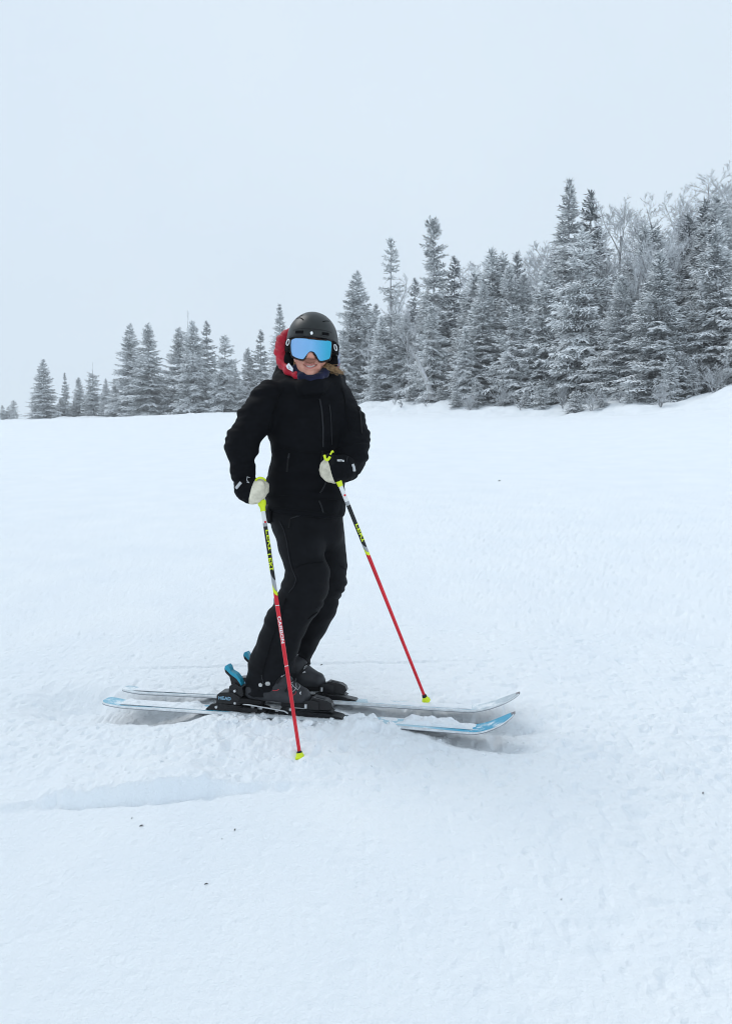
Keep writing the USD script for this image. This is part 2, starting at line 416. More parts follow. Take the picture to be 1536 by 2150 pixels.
def conifer(seed, h=10.0, rad=1.9, power=0.9, z0=0.03, whorl=0.36, nb=7, ragged=0.25, gaps=0.0, lean=0.0, top_bare=0.0, clump=0.24, forks=0, band=None, droop=0.30):
    """Trunk and crown of a fir, built at its own height h."""
    g = np.random.default_rng(seed)
    zz = np.linspace(0, h, 14)
    wob = np.cumsum(g.normal(0, 0.02, 14)) * 0.6
    ax = np.stack([wob + lean * (zz / h) ** 1.5, np.cumsum(g.normal(0, 0.02, 14)) * 0.6, zz], 1)
    axis = lambda z: np.stack([np.interp(z, zz, ax[:, k]) for k in range(3)], -1)
    r0 = 0.012 * h + 0.03
    trunk = tube(ax, r0 * (1 - zz / h * 0.93), 7)
    P, D, L, Wd, Th, U, sticks = [], [], [], [], [], [], []
    tops = [(0.0, 0.0, 1.0)] + [(g.normal(0, 0.35), g.normal(0, 0.2), g.uniform(0.9, 0.97)) for _ in range(forks)]
    z = z0 * h
    side_gain = g.uniform(0.8, 1.2, 6)
    while z < h * (1 - top_bare) - 0.05:
        t = 1 - z / h
        prof = t ** power * min(1.0, 0.55 + 4.5 * (z / h))
        if band is not None:
            prof = np.interp(z / h, band[0], band[1])
        if g.random() > gaps:
            n = max(3, int(round(nb * (0.5 + 0.5 * min(1, t * 2)))))
            a0 = g.uniform(0, 6.28)
            for k in range(n):
                az = a0 + 6.283 * k / n + g.normal(0, 0.28)
                blen = rad * prof * g.uniform(1 - ragged * 1.6, 1 + ragged) * side_gain[int(az / 1.047) % 6] + 0.10
                if g.random() < gaps * 0.5:
                    continue
                el = np.interp(t, [0, 0.15, 0.5, 1], [0.95, 0.45, 0.10, -0.12]) + g.normal(0, 0.12)
                zb = z + g.normal(0, whorl * 0.3)
                base = axis(zb)
                s = np.arange(0.10 * blen, blen, 0.105 + 0.01 * blen)
                if len(s) == 0:
                    s = np.array([blen * 0.5])
                q = s / blen
                out = s * np.cos(el)
                dz = s * np.sin(el) - droop * blen * q ** 2 * 0.6 + 0.28 * droop * blen * q ** 4
                hd = np.array([np.cos(az), np.sin(az), 0]); sd = np.array([-np.sin(az), np.cos(az), 0])
                cen = base + out[:, None] * hd + dz[:, None] * [0, 0, 1]
                tip = base + blen * np.cos(el) * hd + [0, 0, blen * np.sin(el) - droop * blen * 0.32]
                sticks.append((base, cen[-1], 0.016 + 0.010 * blen, 0.006))
                bd = np.gradient(np.vstack([base, cen]), axis=0)[1:]
                bd /= np.linalg.norm(bd, axis=1, keepdims=True)
                for sgn in (-1, 1):
                    reach = np.minimum(0.42 * blen * (1.05 - q) + 0.10, 0.75) * g.uniform(0.6, 1.15, len(s))
                    ang = g.uniform(0.65, 1.0, len(s))
                    td = bd * np.cos(ang)[:, None] + sgn * sd * np.sin(ang)[:, None] + g.normal(0, 0.10, (len(s), 3)) - [0, 0, 0.12]
                    for j in range(4):
                        keep = reach > j * clump * 0.62
                        if not keep.any():
                            break
                        kk = np.nonzero(keep)[0]
                        pos = cen[kk] + td[kk] * (j * clump * 0.62) - np.array([0, 0, 1]) * (0.05 * j * j * clump)
                        P.append(pos); D.append(td[kk] + g.normal(0, 0.22, (len(kk), 3)))
                        L.append(clump * g.uniform(0.8, 1.35, len(kk))); Wd.append(clump * g.uniform(0.26, 0.46, len(kk))); Th.append(clump * g.uniform(0.12, 0.22, len(kk)))
                        U.append(np.array([0, 0, 1.0]) + g.normal(0, 0.35, (len(kk), 3)))
                e = np.vstack([cen[-2:]])
                P.append(e); D.append(bd[-2:] + g.normal(0, 0.1, e.shape) if len(bd) > 1 else np.repeat(bd[-1:], len(e), 0))
                L.append(np.full(len(e), clump * 1.3)); Wd.append(np.full(len(e), clump * 0.36)); Th.append(np.full(len(e), clump * 0.18)); U.append(np.tile([0, 0, 1.0], (len(e), 1)))
        z += whorl * g.uniform(0.7, 1.25) * np.interp(t, [0, 0.3, 1], [0.55, 0.85, 1.1])
    # leader
    for zt in np.arange(h * (1 - max(top_bare, 0.06)), h + 0.01, 0.12):
        for k in range(3 if top_bare == 0 else 2):
            a = g.uniform(0, 6.28)
            P.append(axis(zt)[None] - [[0, 0, 0.05]]); D.append(np.array([[np.cos(a) * 0.55, np.sin(a) * 0.55, 0.8]]))
            L.append([0.18 if top_bare == 0 else 0.30]); Wd.append([0.07 if top_bare == 0 else 0.035]); Th.append([0.03]); U.append(np.array([[0.1, 0.1, 1.0]]))
    for fx, fy, fh in tops[1:]:
        c0 = axis(h * 0.80); c1 = axis(h * 0.80) + [fx, fy, h * (fh - 0.80)]
        sticks.append((c0, c1, 0.04, 0.01))
        for q in np.linspace(0.2, 1, 16):
            for k in range(5):
                a = g.uniform(0, 6.28); c = c0 + (c1 - c0) * q
                ln = (1.05 - q) * 0.6 + 0.12
                for m in np.arange(0, ln, 0.14):
                    P.append((c + np.array([np.cos(a), np.sin(a), 0.5]) * m)[None]); D.append(np.array([[np.cos(a), np.sin(a), 0.5]]) + g.normal(0, 0.3, (1, 3)))
                    L.append([clump]); Wd.append([clump * 0.36]); Th.append([clump * 0.18]); U.append(np.array([[0, 0, 1.0]]))
    crown = clumps(np.vstack(P), np.vstack(D), np.concatenate(L), np.concatenate(Wd), np.concatenate(Th), np.vstack(U))
    A = np.array([s[0] for s in sticks]); B = np.array([s[1] for s in sticks])
    limbs = prisms(A, B, np.array([s[2] for s in sticks]), np.array([s[3] for s in sticks]))
    return cat_mesh([trunk, limbs]), crown

def bare_tree(seed, h=9.0, spread=0.55, stems=1, levels=5, fan=(9, 8, 7, 5), thin=1.0, first=0.25):
    """A leafless hardwood under rime: trunk and limbs, and the fine twigs of the crown."""
    g = np.random.default_rng(seed)
    segs = []
    def grow(p, d, ln, r, lev):
        n = 3 if lev < 2 else 2
        pts = [p]
        for i in range(n):
            d = d + g.normal(0, 0.05 if lev == 0 else 0.10 + 0.05 * lev, 3) + [0, 0, 0.10]
            d = d / np.linalg.norm(d)
            pts.append(pts[-1] + d * ln / n)
        rr = np.linspace(r, r * 0.55, n + 1)
        for i in range(n):
            segs.append((pts[i], pts[i + 1], rr[i], rr[i + 1], lev))
        if lev + 1 >= levels:
            return
        k = fan[min(lev, len(fan) - 1)]
        for c in range(k):
            q = (first if lev == 0 else 0.2) + (1 - (first if lev == 0 else 0.2)) * (c + g.uniform(0.2, 0.9)) / k
            x = q * n; i = min(int(x), n - 1)
            pos = pts[i] + (pts[i + 1] - pts[i]) * (x - i)
            a = g.uniform(0, 6.28)
            side = np.array([np.cos(a), np.sin(a), g.uniform(-0.15, 0.45)])
            nd = d * g.uniform(0.5, 0.9) + side * spread * g.uniform(0.8, 1.5)
            nd /= np.linalg.norm(nd)
            grow(pos, nd, ln * g.uniform(0.36, 0.54) * (1.10 - 0.40 * q), rr[i] * 0.5, lev + 1)
    for s in range(stems):
        a = g.uniform(0, 6.28)
        d = np.array([np.cos(a) * 0.35, np.sin(a) * 0.35, 1.0]) if stems > 1 else np.array([0, 0, 1.0])
        grow(np.zeros(3), d / np.linalg.norm(d), h * 0.60 * g.uniform(0.85, 1.1), h * 0.010 * thin, 0)
    def build(ss, least):
        return prisms(np.array([s[0] for s in ss]), np.array([s[1] for s in ss]), np.array([max(s[2], least) for s in ss]), np.array([max(s[3], least * 0.8) for s in ss]))
    top = max(q[1][2] for q in segs) / h
    segs = [(q[0] / top, q[1] / top, q[2], q[3], q[4]) for q in segs]
    tip = max((q[1] for q in segs), key=lambda e: e[2])
    if stems < 4:                                          # the highest twig stands over the root
        up = lambda e: e - np.array([tip[0], tip[1], 0]) * (e[2] / tip[2])
        segs = [(up(q[0]), up(q[1]), q[2], q[3], q[4]) for q in segs]
    low = [q for q in segs if q[4] < 2]; high = [q for q in segs if q[4] >= 2]
    return build(low, 0.012 * thin), build(high, 0.0088 * thin)

KINDS = {}
def kind(name, builder, height, crown_mat, trunk_mat='frosted_bark'):
    KINDS[name] = dict(build=builder, h=height, cm=crown_mat, tm=trunk_mat, first=None)

kind('broad_fir', lambda: conifer(1, 10, 3.1, 0.78, 0.02, 0.44, 9, 0.26, clump=0.33, droop=0.45), 10, 'rimed_needles')
kind('broad_fir_b', lambda: conifer(2, 10, 3.4, 0.72, 0.02, 0.48, 9, 0.34, gaps=0.04, clump=0.36, droop=0.55), 10, 'rimed_needles')
kind('cone_fir', lambda: conifer(3, 10, 2.7, 0.85, 0.02, 0.34, 9, 0.20), 10, 'rimed_needles')
kind('cone_fir_b', lambda: conifer(4, 10, 2.6, 0.9, 0.02, 0.35, 8, 0.26, forks=1), 10, 'rimed_needles')
kind('dark_fir', lambda: conifer(5, 10, 2.3, 0.92, 0.03, 0.38, 8, 0.30, gaps=0.05), 10, 'dark_needles')
kind('spire_fir', lambda: conifer(6, 12, 2.4, 0.95, 0.03, 0.34, 8, 0.26), 12, 'rimed_needles')
kind('patchy_fir', lambda: conifer(7, 12, 1.0, 0.5, 0.30, 0.40, 6, 0.45, gaps=0.16, band=([0, .3, .42, .5, .58, .68, .78, .84, .93, 1], [1.6, 1.5, 0.9, 1.25, 0.5, .95, .35, .55, .5, .25])), 12, 'rimed_needles')
kind('column_fir', lambda: conifer(8, 12, 1.0, 0.5, 0.25, 0.33, 7, 0.30, gaps=0.06, band=([0, .4, .55, .66, .72, .8, .9, .97, 1], [1.5, 1.3, 1.1, .95, .55, .75, .62, .5, .3])), 12, 'rimed_needles')
kind('dead_top_fir', lambda: conifer(9, 10, 2.2, 0.75, 0.03, 0.36, 7, 0.30, gaps=0.05, top_bare=0.22), 10, 'rimed_needles')
kind('young_fir', lambda: conifer(10, 2.2, 0.75, 0.85, 0.04, 0.17, 6, 0.30, clump=0.15), 2.2, 'rimed_needles')
kind('young_fir_b', lambda: conifer(12, 3.2, 1.15, 0.75, 0.03, 0.2, 6, 0.4, gaps=0.1, clump=0.17), 3.2, 'rimed_needles')
kind('bare_tree', lambda: bare_tree(21, 9, 0.5), 9.0, 'frosted_twigs')
kind('bare_tree_b', lambda: bare_tree(22, 9, 0.62, first=0.35), 9.0, 'frosted_twigs')
kind('bare_tree_c', lambda: bare_tree(23, 9, 0.75, stems=2), 9.0, 'frosted_twigs')
kind('bare_shrub', lambda: bare_tree(31, 2.4, 0.8, stems=6, levels=4, fan=(5, 5, 4), thin=1.1, first=0.15), 2.4, 'frosted_twigs')
kind('bare_shrub_b', lambda: bare_tree(32, 2.4, 1.0, stems=7, levels=4, fan=(5, 4, 4), thin=1.1, first=0.15), 2.4, 'frosted_twigs')
kind('twig_tuft', lambda: bare_tree(41, 0.6, 0.7, stems=4, levels=3, fan=(3, 3), thin=1.6, first=0.2), 0.6, 'frosted_twigs')
kind('twig_tuft_b', lambda: bare_tree(42, 0.6, 1.0, stems=3, levels=3, fan=(4, 3), thin=1.6, first=0.2), 0.6, 'frosted_twigs')
PRIM_NAME = dict(broad_fir='fir_tree', broad_fir_b='fir_tree', cone_fir='fir_tree', cone_fir_b='fir_tree', dark_fir='fir_tree', spire_fir='fir_tree', patchy_fir='fir_tree', column_fir='fir_tree', dead_top_fir='fir_tree',
                 young_fir='young_fir', young_fir_b='young_fir', bare_tree='bare_tree', bare_tree_b='bare_tree', bare_tree_c='bare_tree', bare_shrub='frosted_shrub', bare_shrub_b='frosted_shrub', twig_tuft='twig_tuft', twig_tuft_b='twig_tuft')
CATEGORY = dict(fir_tree='tree', young_fir='tree', bare_tree='tree', frosted_shrub='shrub', twig_tuft='twigs')

def plant(k, pos, height, wide=1.0, turn=0.0, label='', group=None):
    K = KINDS[k]
    s = height / K['h']
    c, n = math.cos(turn), math.sin(turn)
    Mx = Gf.Matrix4d(c * s * wide, n * s * wide, 0, 0, -n * s * wide, c * s * wide, 0, 0, 0, 0, s, 0, *map(float, pos), 1)
    path = numbered('/World/' + PRIM_NAME[k])
    x = UsdGeom.Xform.Define(stage, path)
    tag(x.GetPrim(), label, CATEGORY[PRIM_NAME[k]], group)
    if K['first'] is None:
        tr, cr = K['build']()
        a, b = ('trunk', 'crown') if 'tuft' not in k and 'shrub' not in k else ('stem', 'twig')
        usdkit.mesh(stage, path + '/' + a, tr, MAT[K['tm']])
        tag(usdkit.mesh(stage, path + '/' + b, cr, MAT[K['cm']]).GetPrim(), kind='stuff' if b == 'twig' else None)
        K['first'] = path
    else:
        x.GetPrim().GetReferences().AddInternalReference(K['first'])
        x.GetPrim().SetInstanceable(True)
    x.MakeMatrixXform().Set(Mx)
    return path

def stand(k, px, top, extra, label, wide=1.0, group=None, turn=None, at=None):
    """A tree whose tip the photograph shows at (px, top), extra metres behind the forest edge (or at depth at)."""
    Y = at if at is not None else float(EDGE(px)) + extra
    base = W(px, 900, Y); x = base[0]
    z = float(ground_z(np.array([x]), np.array([Y]), False)[0])
    zt = W(px, top, Y)[2]
    t = (px * 0.37 + top * 0.11) % 6.28 if turn is None else turn
    return plant(k, (x, Y, z - 0.1), zt - z + 0.1, wide, t, label, group)

NAMED_TREES = [
    # kind, px, top, metres behind the edge, width, label
    ('cone_fir', 94, 755, 0, 1.05, 'cone shaped snowy fir standing alone, leftmost of the tall trees'),
    ('young_fir_b', 30, 841, 2, 1.0, 'small round snowy fir at the far left end of the forest edge'),
    ('dark_fir', 139, 783, 3, 0.8, 'slim snowy fir just right of the lone cone shaped fir'),
    ('dead_top_fir', 197, 760, 4, 1.1, 'pale fir with a bare needle thin leader, left of the two tall twin firs'),
    ('cone_fir_b', 168, 792, 6, 1.0, 'low pale fir between the slim fir and the one with the thin leader'),
    ('cone_fir', 224, 796, 3, 0.9, 'low fir at the foot of the left twin fir'),
    ('cone_fir', 277, 683, 1, 1.0, 'tall dark pointed fir, left one of the twin firs left of the skier'),
    ('cone_fir_b', 314, 680, 0, 1.1, 'tall snowy fir with a double tip, right one of the twin firs'),
    ('dead_top_fir', 397, 652, 4, 0.95, 'tall fir whose bare dead top rises over the left group'),
    ('broad_fir', 407, 678, 0, 0.9, 'broad frosted fir in front of the tree with the bare dead top'),
    ('dark_fir', 437, 674, 4, 0.95, 'dark pointed fir right of the tree with the bare dead top'),
    ('cone_fir', 378, 690, 3, 1.0, 'snowy fir on the left shoulder of the bare topped tree'),
    ('broad_fir_b', 474, 702, 1, 0.85, 'wide blunt pale fir midway between the bare topped tree and the skier'),
    ('cone_fir_b', 522, 730, 2, 1.0, 'pale fir behind the shoulder on the left side of the skier'),
    ('dark_fir', 548, 692, 3, 1.0, 'narrow snowy fir just left of the tall fir beside the helmet'),
    ('spire_fir', 588, 640, 3, 0.95, 'tall slender fir rising beside the left side of the helmet'),
    ('bare_shrub', 540, 800, -1, 1.3, 'frosted leafless bush above the shoulder on the left side of the skier'),
    ('bare_tree', 235, 800, 5, 0.9, 'pale frosted leafless tree between the thin leader fir and the twin firs'),
    ('bare_tree_b', 350, 770, 5, 0.8, 'pale leafless tree in the gap right of the twin firs'),
    ('cone_fir', 749, 575, 3, 1.05, 'large cone shaped snowy fir just right of the helmet'),
    ('patchy_fir', 819, 503, 4, 1.0, 'tall thin patchy fir with bare gaps along its trunk'),
    ('column_fir', 907, 466, 4, 1.0, 'tallest blunt topped columnar fir thick with frost, right of the patchy fir'),
    ('dark_fir', 870, 584, 8, 0.9, 'dark fir tip between the patchy fir and the columnar fir'),
    ('dark_fir', 951, 538, 6, 1.0, 'dark pointed fir right of the columnar fir'),
    ('cone_fir', 788, 640, 8, 0.9, 'small dark fir tip between the large cone fir and the patchy fir'),
    ('broad_fir', 1028, 530, 3, 0.95, 'wide fir with several tips in the middle of the right hand forest'),
    ('cone_fir_b', 1050, 534, 4, 1.0, 'fir crown joined to the right side of the many tipped fir'),
    ('dark_fir', 1081, 530, 7, 0.9, 'narrow dark fir left of the highest spire'),
    ('spire_fir', 1187, 380, 6, 1.0, 'highest spire shaped fir on the skyline of the right hand forest'),
    ('dark_fir', 1233, 403, 9, 1.1, 'dark fir directly right of the highest spire'),
    ('broad_fir_b', 722, 690, -1, 0.8, 'dense snowy fir low beside the hair of the skier'),
    ('broad_fir', 800, 668, -1, 0.9, 'snow laden fir under the tall patchy fir'),
    ('broad_fir_b', 905, 640, -1, 0.85, 'bushy fir behind the leaning grey trunk'),
    ('broad_fir', 975, 690, -2, 0.9, 'low wide fir right of the leaning grey trunk'),
    ('cone_fir', 1010, 600, 0, 1.2, 'dense fir with layered snowy boughs below the many tipped fir'),
    ('broad_fir_b', 1075, 640, -1, 0.9, 'drooping snowy fir whose boughs reach down to the bank, left of the spire'),
    ('broad_fir', 1140, 560, 0, 0.95, 'big broad fir in front of the highest spire'),
    ('broad_fir_b', 1215, 480, 0, 0.85, 'big frosted fir with long slanting boughs right below the dark skyline fir'),
    ('cone_fir_b', 1300, 580, -1, 1.2, 'fir with a spiky light tip in the middle of the right hand slope'),
    ('cone_fir', 1376, 530, -1, 1.25, 'fir with a thin white leader standing before the big leafless crown'),
    ('broad_fir', 1492, 478, 1, 0.95, 'large layered fir at the right edge of the photo above the bank'),
    ('dark_fir', 1435, 452, 6, 1.2, 'dark shaded fir under the leafless crowns near the right edge'),
    ('broad_fir_b', 1575, 520, 0, 0.9, 'fir cut off by the right edge of the photo'),
    ('bare_tree_b', 1345, 404, 9, 1.1, 'leafless frosted tree with a wide rounded crown on the right skyline'),
    ('bare_tree', 1292, 424, 10, 1.0, 'leafless frosted tree at the left end of the right hand leafless row'),
    ('bare_tree_c', 1425, 385, 10, 0.9, 'leafless frosted tree between the wide rounded crown and the tallest leafless one'),
    ('bare_tree_b', 1512, 336, 8, 1.2, 'tallest leafless frosted tree at the right edge'),
    ('bare_tree_c', 1265, 470, 3, 1.0, 'spreading frosted leafless crown in front of the skyline trees, right of the spire'),
    ('bare_tree_b', 1330, 490, 2, 0.9, 'frosted leafless tree with a dark forked trunk on the right slope'),
    ('bare_tree_c', 1128, 516, 14, 1.0, 'distant pale leafless trees left of the highest spire'),
    ('bare_tree_b', 985, 548, 14, 1.0, 'distant pale leafless tree between two dark pointed firs'),
    ('bare_tree', 850, 575, 8, 0.9, 'pale leafless tree behind the patchy fir'),
    ('bare_tree_c', 860, 640, 1, 0.8, 'frosted leafless tree tangled before the columnar fir'),
    ('bare_tree_c', 778, 690, -1, 0.7, 'small frosted leafless tree leaning right of the large cone shaped fir'),
    ('bare_tree_b', 1240, 440, 12, 0.9, 'pale leafless tree right behind the dark fir beside the highest spire'),
    ('bare_tree_c', 1385, 400, 12, 1.0, 'pale leafless crown right of the wide rounded one on the skyline'),
    ('bare_tree', 1470, 366, 9, 1.15, 'leafless frosted tree just left of the tallest leafless one'),
    ('bare_tree_b', 1545, 345, 10, 1.0, 'leafless tree cut off by the right edge behind the tallest leafless one'),
    ('bare_tree_c', 1105, 525, 17, 1.0, 'distant pale leafless crown right of the narrow dark fir'),
    ('bare_tree', 1160, 520, 16, 1.0, 'distant pale leafless crown touching the left side of the highest spire'),
    ('bare_tree_b', 1400, 470, 3, 1.0, 'frosted leafless tree behind the fir with the thin white leader'),
    ('young_fir_b', 1135, 800, -3.5, 1.3, 'low fir bough spilling over the bank under the big broad fir'),
    ('young_fir', 1205, 822, -4.5, 1.5, 'tiny fir on the bank between the broad fir and the small bushy fir'),
    ('young_fir_b', 1000, 805, -3.0, 1.4, 'low snowy fir at the forest foot below the layered fir'),
    ('young_fir', 958, 822, -4.0, 1.6, 'little bushy fir right of the foot of the leaning grey trunk'),
    ('young_fir', 1100, 824, -4.0, 1.6, 'little snow covered fir on the bank right of the frosted bush'),
    ('young_fir_b', 790, 800, -3.0, 1.3, 'low fir at the near end of the bank, closest to the skier'),
    ('young_fir_b', 1345, 790, -2.5, 1.4, 'squat fir tucked behind the little fir on the right bank'),
    ('bare_shrub', 1240, 812, -4.5, 1.2, 'frosted twigs on the bank just left of the small bushy fir'),
    ('bare_shrub_b', 1385, 790, -4.0, 1.1, 'frosted twigs on the bank in front of the pair of young firs'),
    ('bare_shrub', 985, 815, -4.5, 1.2, 'frosted twigs on the bank left of the frosted bush'),
    ('young_fir_b', 1402, 752, -2.5, 0.9, 'young fir on the bank, left one of the pair near the right edge'),
    ('young_fir_b', 1450, 762, -1.5, 0.9, 'young fir on the bank, right one of the pair near the right edge'),
    ('young_fir', 1263, 816, -4.0, 1.1, 'small bushy fir on the snow bank below the spiky tipped fir'),
    ('young_fir', 1318, 806, -3.5, 1.0, 'little fir on the bank left of the pair of young firs'),
    ('bare_shrub_b', 1048, 800, -3, 1.1, 'frosted bush on the bank below the drooping fir'),
    ('bare_shrub', 1495, 745, -2, 1.1, 'frosted leafless bush on top of the bank at the right edge'),
    ('bare_shrub_b', 1448, 735, -1, 1.0, 'tangle of frosted twigs behind the pair of young firs'),
    ('bare_shrub', 1180, 790, -2, 0.9, 'low frosted bush before the broad fir under the spire'),
    ('bare_shrub_b', 830, 800, -2, 1.0, 'frosted bush left of the leaning grey trunk'),
    ('young_fir_b', 860, 800, -2.5, 1.2, 'low spreading fir boughs on the bank left of the leaning grey trunk'),
    ('young_fir', 925, 815, -2.5, 1.5, 'small fir at the foot of the leaning grey trunk'),
]
for k, px, top, extra, wide, label in NAMED_TREES:
    stand(k, px, top, extra, label, wide)

# the closed forest behind: nothing tells these apart
rng = np.random.default_rng(77)
SKYLINE_R = PchipInterpolator([690, 720, 780, 850, 950, 1030, 1100, 1160, 1250, 1350, 1450, 1536, 1700], [700, 690, 665, 605, 572, 548, 545, 522, 458, 436, 418, 388, 370])
SKYLINE_L = PchipInterpolator([-60, 0, 60, 120, 200, 250, 300, 360, 420, 480, 560, 640, 700], [860, 850, 830, 822, 806, 790, 765, 775, 745, 745, 745, 740, 700])
fills = [(px, 'R') for px in np.linspace(705, 1600, 62)] + [(px, 'L') for px in np.linspace(-25, 690, 34)]
for i, (px, side) in enumerate(fills):
    px = px + rng.normal(0, 8)
    sky = float((SKYLINE_R if side == 'R' else SKYLINE_L)(px))
    ext = rng.uniform(1.5, 12) if side == 'R' else rng.uniform(2, 9)
    D = float(EDGE(px)) + ext
    pxm = FOC / D
    top = sky + rng.uniform(0.2, 4.2) * pxm * (1 if side == 'R' else 0.5)
    kk = rng.choice(['dark_fir', 'cone_fir', 'broad_fir', 'cone_fir_b', 'dark_fir', 'broad_fir_b'])
    stand(kk, px, top, ext, 'snowy fir merging with its neighbours in the closed forest on the %s' % ('right' if side == 'R' else 'left'), rng.uniform(0.9, 1.2),
          'firs merging in the forest on the %s' % ('right' if side == 'R' else 'left'))

# twigs poking out of the bank
TUFTS = [(828, 850, 'twig_tuft'), (842, 858, 'twig_tuft_b'), (893, 853, 'twig_tuft'), (962, 857, 'twig_tuft'), (985, 858, 'twig_tuft_b'), (1079, 852, 'twig_tuft_b'), (1092, 860, 'twig_tuft'), (1180, 858, 'twig_tuft'),
         (1258, 858, 'twig_tuft_b'), (1300, 846, 'twig_tuft'), (1465, 828, 'twig_tuft'), (1488, 822, 'twig_tuft_b'), (1505, 816, 'twig_tuft'), (1520, 812, 'twig_tuft_b')]
for i, (px, py, k) in enumerate(TUFTS):
    lo, hi = 0.72 * float(EDGE(px)), float(EDGE(px)) - 0.3
    Ys = np.linspace(lo, hi, 80)
    rows = []
    for Y in Ys:
        x = W(px, 900, Y)[0]
        rows.append(px_of([x, Y, float(ground_z(np.array([x]), np.array([Y]), False)[0])])[1])
    Y = Ys[int(np.argmin(np.abs(np.array(rows) - py)))]
    x = W(px, 900, Y)[0]
    z = float(ground_z(np.array([x]), np.array([Y]), False)[0])
    plant(k, (x, Y, z - 0.03), 0.45 + 0.25 * ((i * 7) % 5) / 4, 1.0, i * 1.3, 'tuft of bare frosted twigs poking out of the snow bank below the forest', 'twig tufts on the snow bank')

# the leaning dead trunk before the firs
def dead_trunk():
    Yt = float(EDGE(905)) - 2.2
    pts = [W(905, 838, Yt), W(898, 806, Yt), W(886, 780, Yt), W(876, 757, Yt), W(872, 744, Yt)]
    path = thing('dead_trunk', 'bare grey dead trunk leaning to the left before the firs', 'dead tree', pts[0])
    part('trunk', tube(pts, [0.20, 0.17, 0.15, 0.12, 0.05], 8), 'grey_dead_wood', path, smooth=True)
    for a, b, c in (((888, 783), (899, 772), (903, 760)), ((882, 768), (889, 757), (895, 752)), ((893, 797), (903, 790), (909, 783)), ((877, 758), (870, 750), (866, 741))):
        part('branch', tube([W(*a, Yt), W(*b, Yt - 0.2), W(*c, Yt - 0.3)], [0.06, 0.04, 0.015], 5), 'grey_dead_wood', path)
dead_trunk()

# haze: one closed box of even pale air round camera and scene
MAT['haze'] = usdkit.material(stage, '/World/Looks/haze', {'v': ('principled_volume', {'color': (0.985, 0.99, 1.0), 'density': 0.0014, 'anisotropy': 0.0})}, volume='v.volume')
hz = trimesh.creation.box([390, 390, 76.0])
hz.apply_translation([0, 0, -2.0])

# ------------------------------------------------------------------ shapes by distance fields (body, clothing, boots)
def surface_nets(fn, lo, hi, h):
    lo, hi = np.asarray(lo, float), np.asarray(hi, float)
    n = np.ceil((hi - lo) / h).astype(int) + 1
    ax = [lo[k] + h * np.arange(n[k]) for k in range(3)]
    P = np.stack(np.meshgrid(*ax, indexing='ij'), -1).reshape(-1, 3)
    V = np.concatenate([fn(P[i:i + 400000]) for i in range(0, len(P), 400000)]).reshape(n)
    ins = V < 0
    c = np.zeros(n - 1, int)
    for o in np.ndindex(2, 2, 2):
        c += ins[o[0]:n[0] - 1 + o[0], o[1]:n[1] - 1 + o[1], o[2]:n[2] - 1 + o[2]]
    act = np.argwhere((c > 0) & (c < 8))
    ids = -np.ones(n - 1, int); ids[tuple(act.T)] = np.arange(len(act))
    pos = np.zeros((len(act), 3)); cnt = np.zeros(len(act))
    corners = list(np.ndindex(2, 2, 2))
    for a in corners:
        for k in range(3):
            if a[k] == 0:
                b = list(a); b[k] = 1
                va, vb = V[tuple((act + a).T)], V[tuple((act + b).T)]
                cr = (va < 0) != (vb < 0)
                t = np.where(cr, va / np.where(cr, va - vb, 1), 0)
                q = np.array(a, float)[None].repeat(len(act), 0); q[:, k] += t
                pos += q * cr[:, None]; cnt += cr
    verts = lo + (act + pos / cnt[:, None]) * h
    F = []
    for k in range(3):
        u, v = (k + 1) % 3, (k + 2) % 3
        sl0 = [slice(None)] * 3; sl1 = [slice(None)] * 3
        sl0[k] = slice(0, n[k] - 1); sl1[k] = slice(1, n[k])
        for w in (u, v):
            sl0[w] = slice(1, n[w] - 1); sl1[w] = slice(1, n[w] - 1)
        A, B = ins[tuple(sl0)], ins[tuple(sl1)]
        e = np.argwhere(A != B)
        if not len(e):
            continue
        flip = ~A[tuple(e.T)]
        off = np.zeros(3, int); off[u] = 1; off[v] = 1
        e = e + off
        du, dv = np.zeros(3, int), np.zeros(3, int); du[u] = 1; dv[v] = 1
        q = np.stack([ids[tuple((e - du - dv).T)], ids[tuple((e - dv).T)], ids[tuple(e.T)], ids[tuple((e - du).T)]], 1)
        q[flip] = q[flip][:, ::-1]
        F.append(np.vstack([q[:, [0, 1, 2]], q[:, [0, 2, 3]]]))
    return verts, np.vstack(F)

def smin(a, b, k):
    h = np.clip(0.5 + 0.5 * (b - a) / k, 0, 1)
    return b * (1 - h) + a * h - k * h * (1 - h)

def cone(P, a, b, ra, rb):
    a, b = np.asarray(a, float), np.asarray(b, float)
    d = b - a
    t = np.clip(((P - a) @ d) / (d @ d + 1e-12), 0, 1)
    return np.linalg.norm(P - a - t[:, None] * d, axis=1) - (ra + t * (rb - ra))

def chain(P, pts, radii, k=0.012, ky=1.0):
    s = np.array([1, ky, 1.0])
    out = None
    for i in range(len(pts) - 1):
        d = cone(P * s, np.asarray(pts[i]) * s, np.asarray(pts[i + 1]) * s, radii[i], radii[i + 1])
        out = d if out is None else smin(out, d, k)
    return out

def ell(P, c, r):
    q = (P - c) / np.asarray(r, float)
    return (np.linalg.norm(q, axis=1) - 1) * min(r)

def relax(m, n=3):
    t = trimesh.Trimesh(*m, process=False)
    trimesh.smoothing.filter_taubin(t, 0.5, 0.52, n)
    return np.array(t.vertices), np.array(t.faces)

def normals(m):
    return meshkit.arrays(m, True)[2]

def pxchain(rows):
    """rows of (px, py, Y, radius in pixels) -> points and radii in metres."""
    return [W(a, b, y) for a, b, y, r in rows], [r * y / FOC for a, b, y, r in rows]

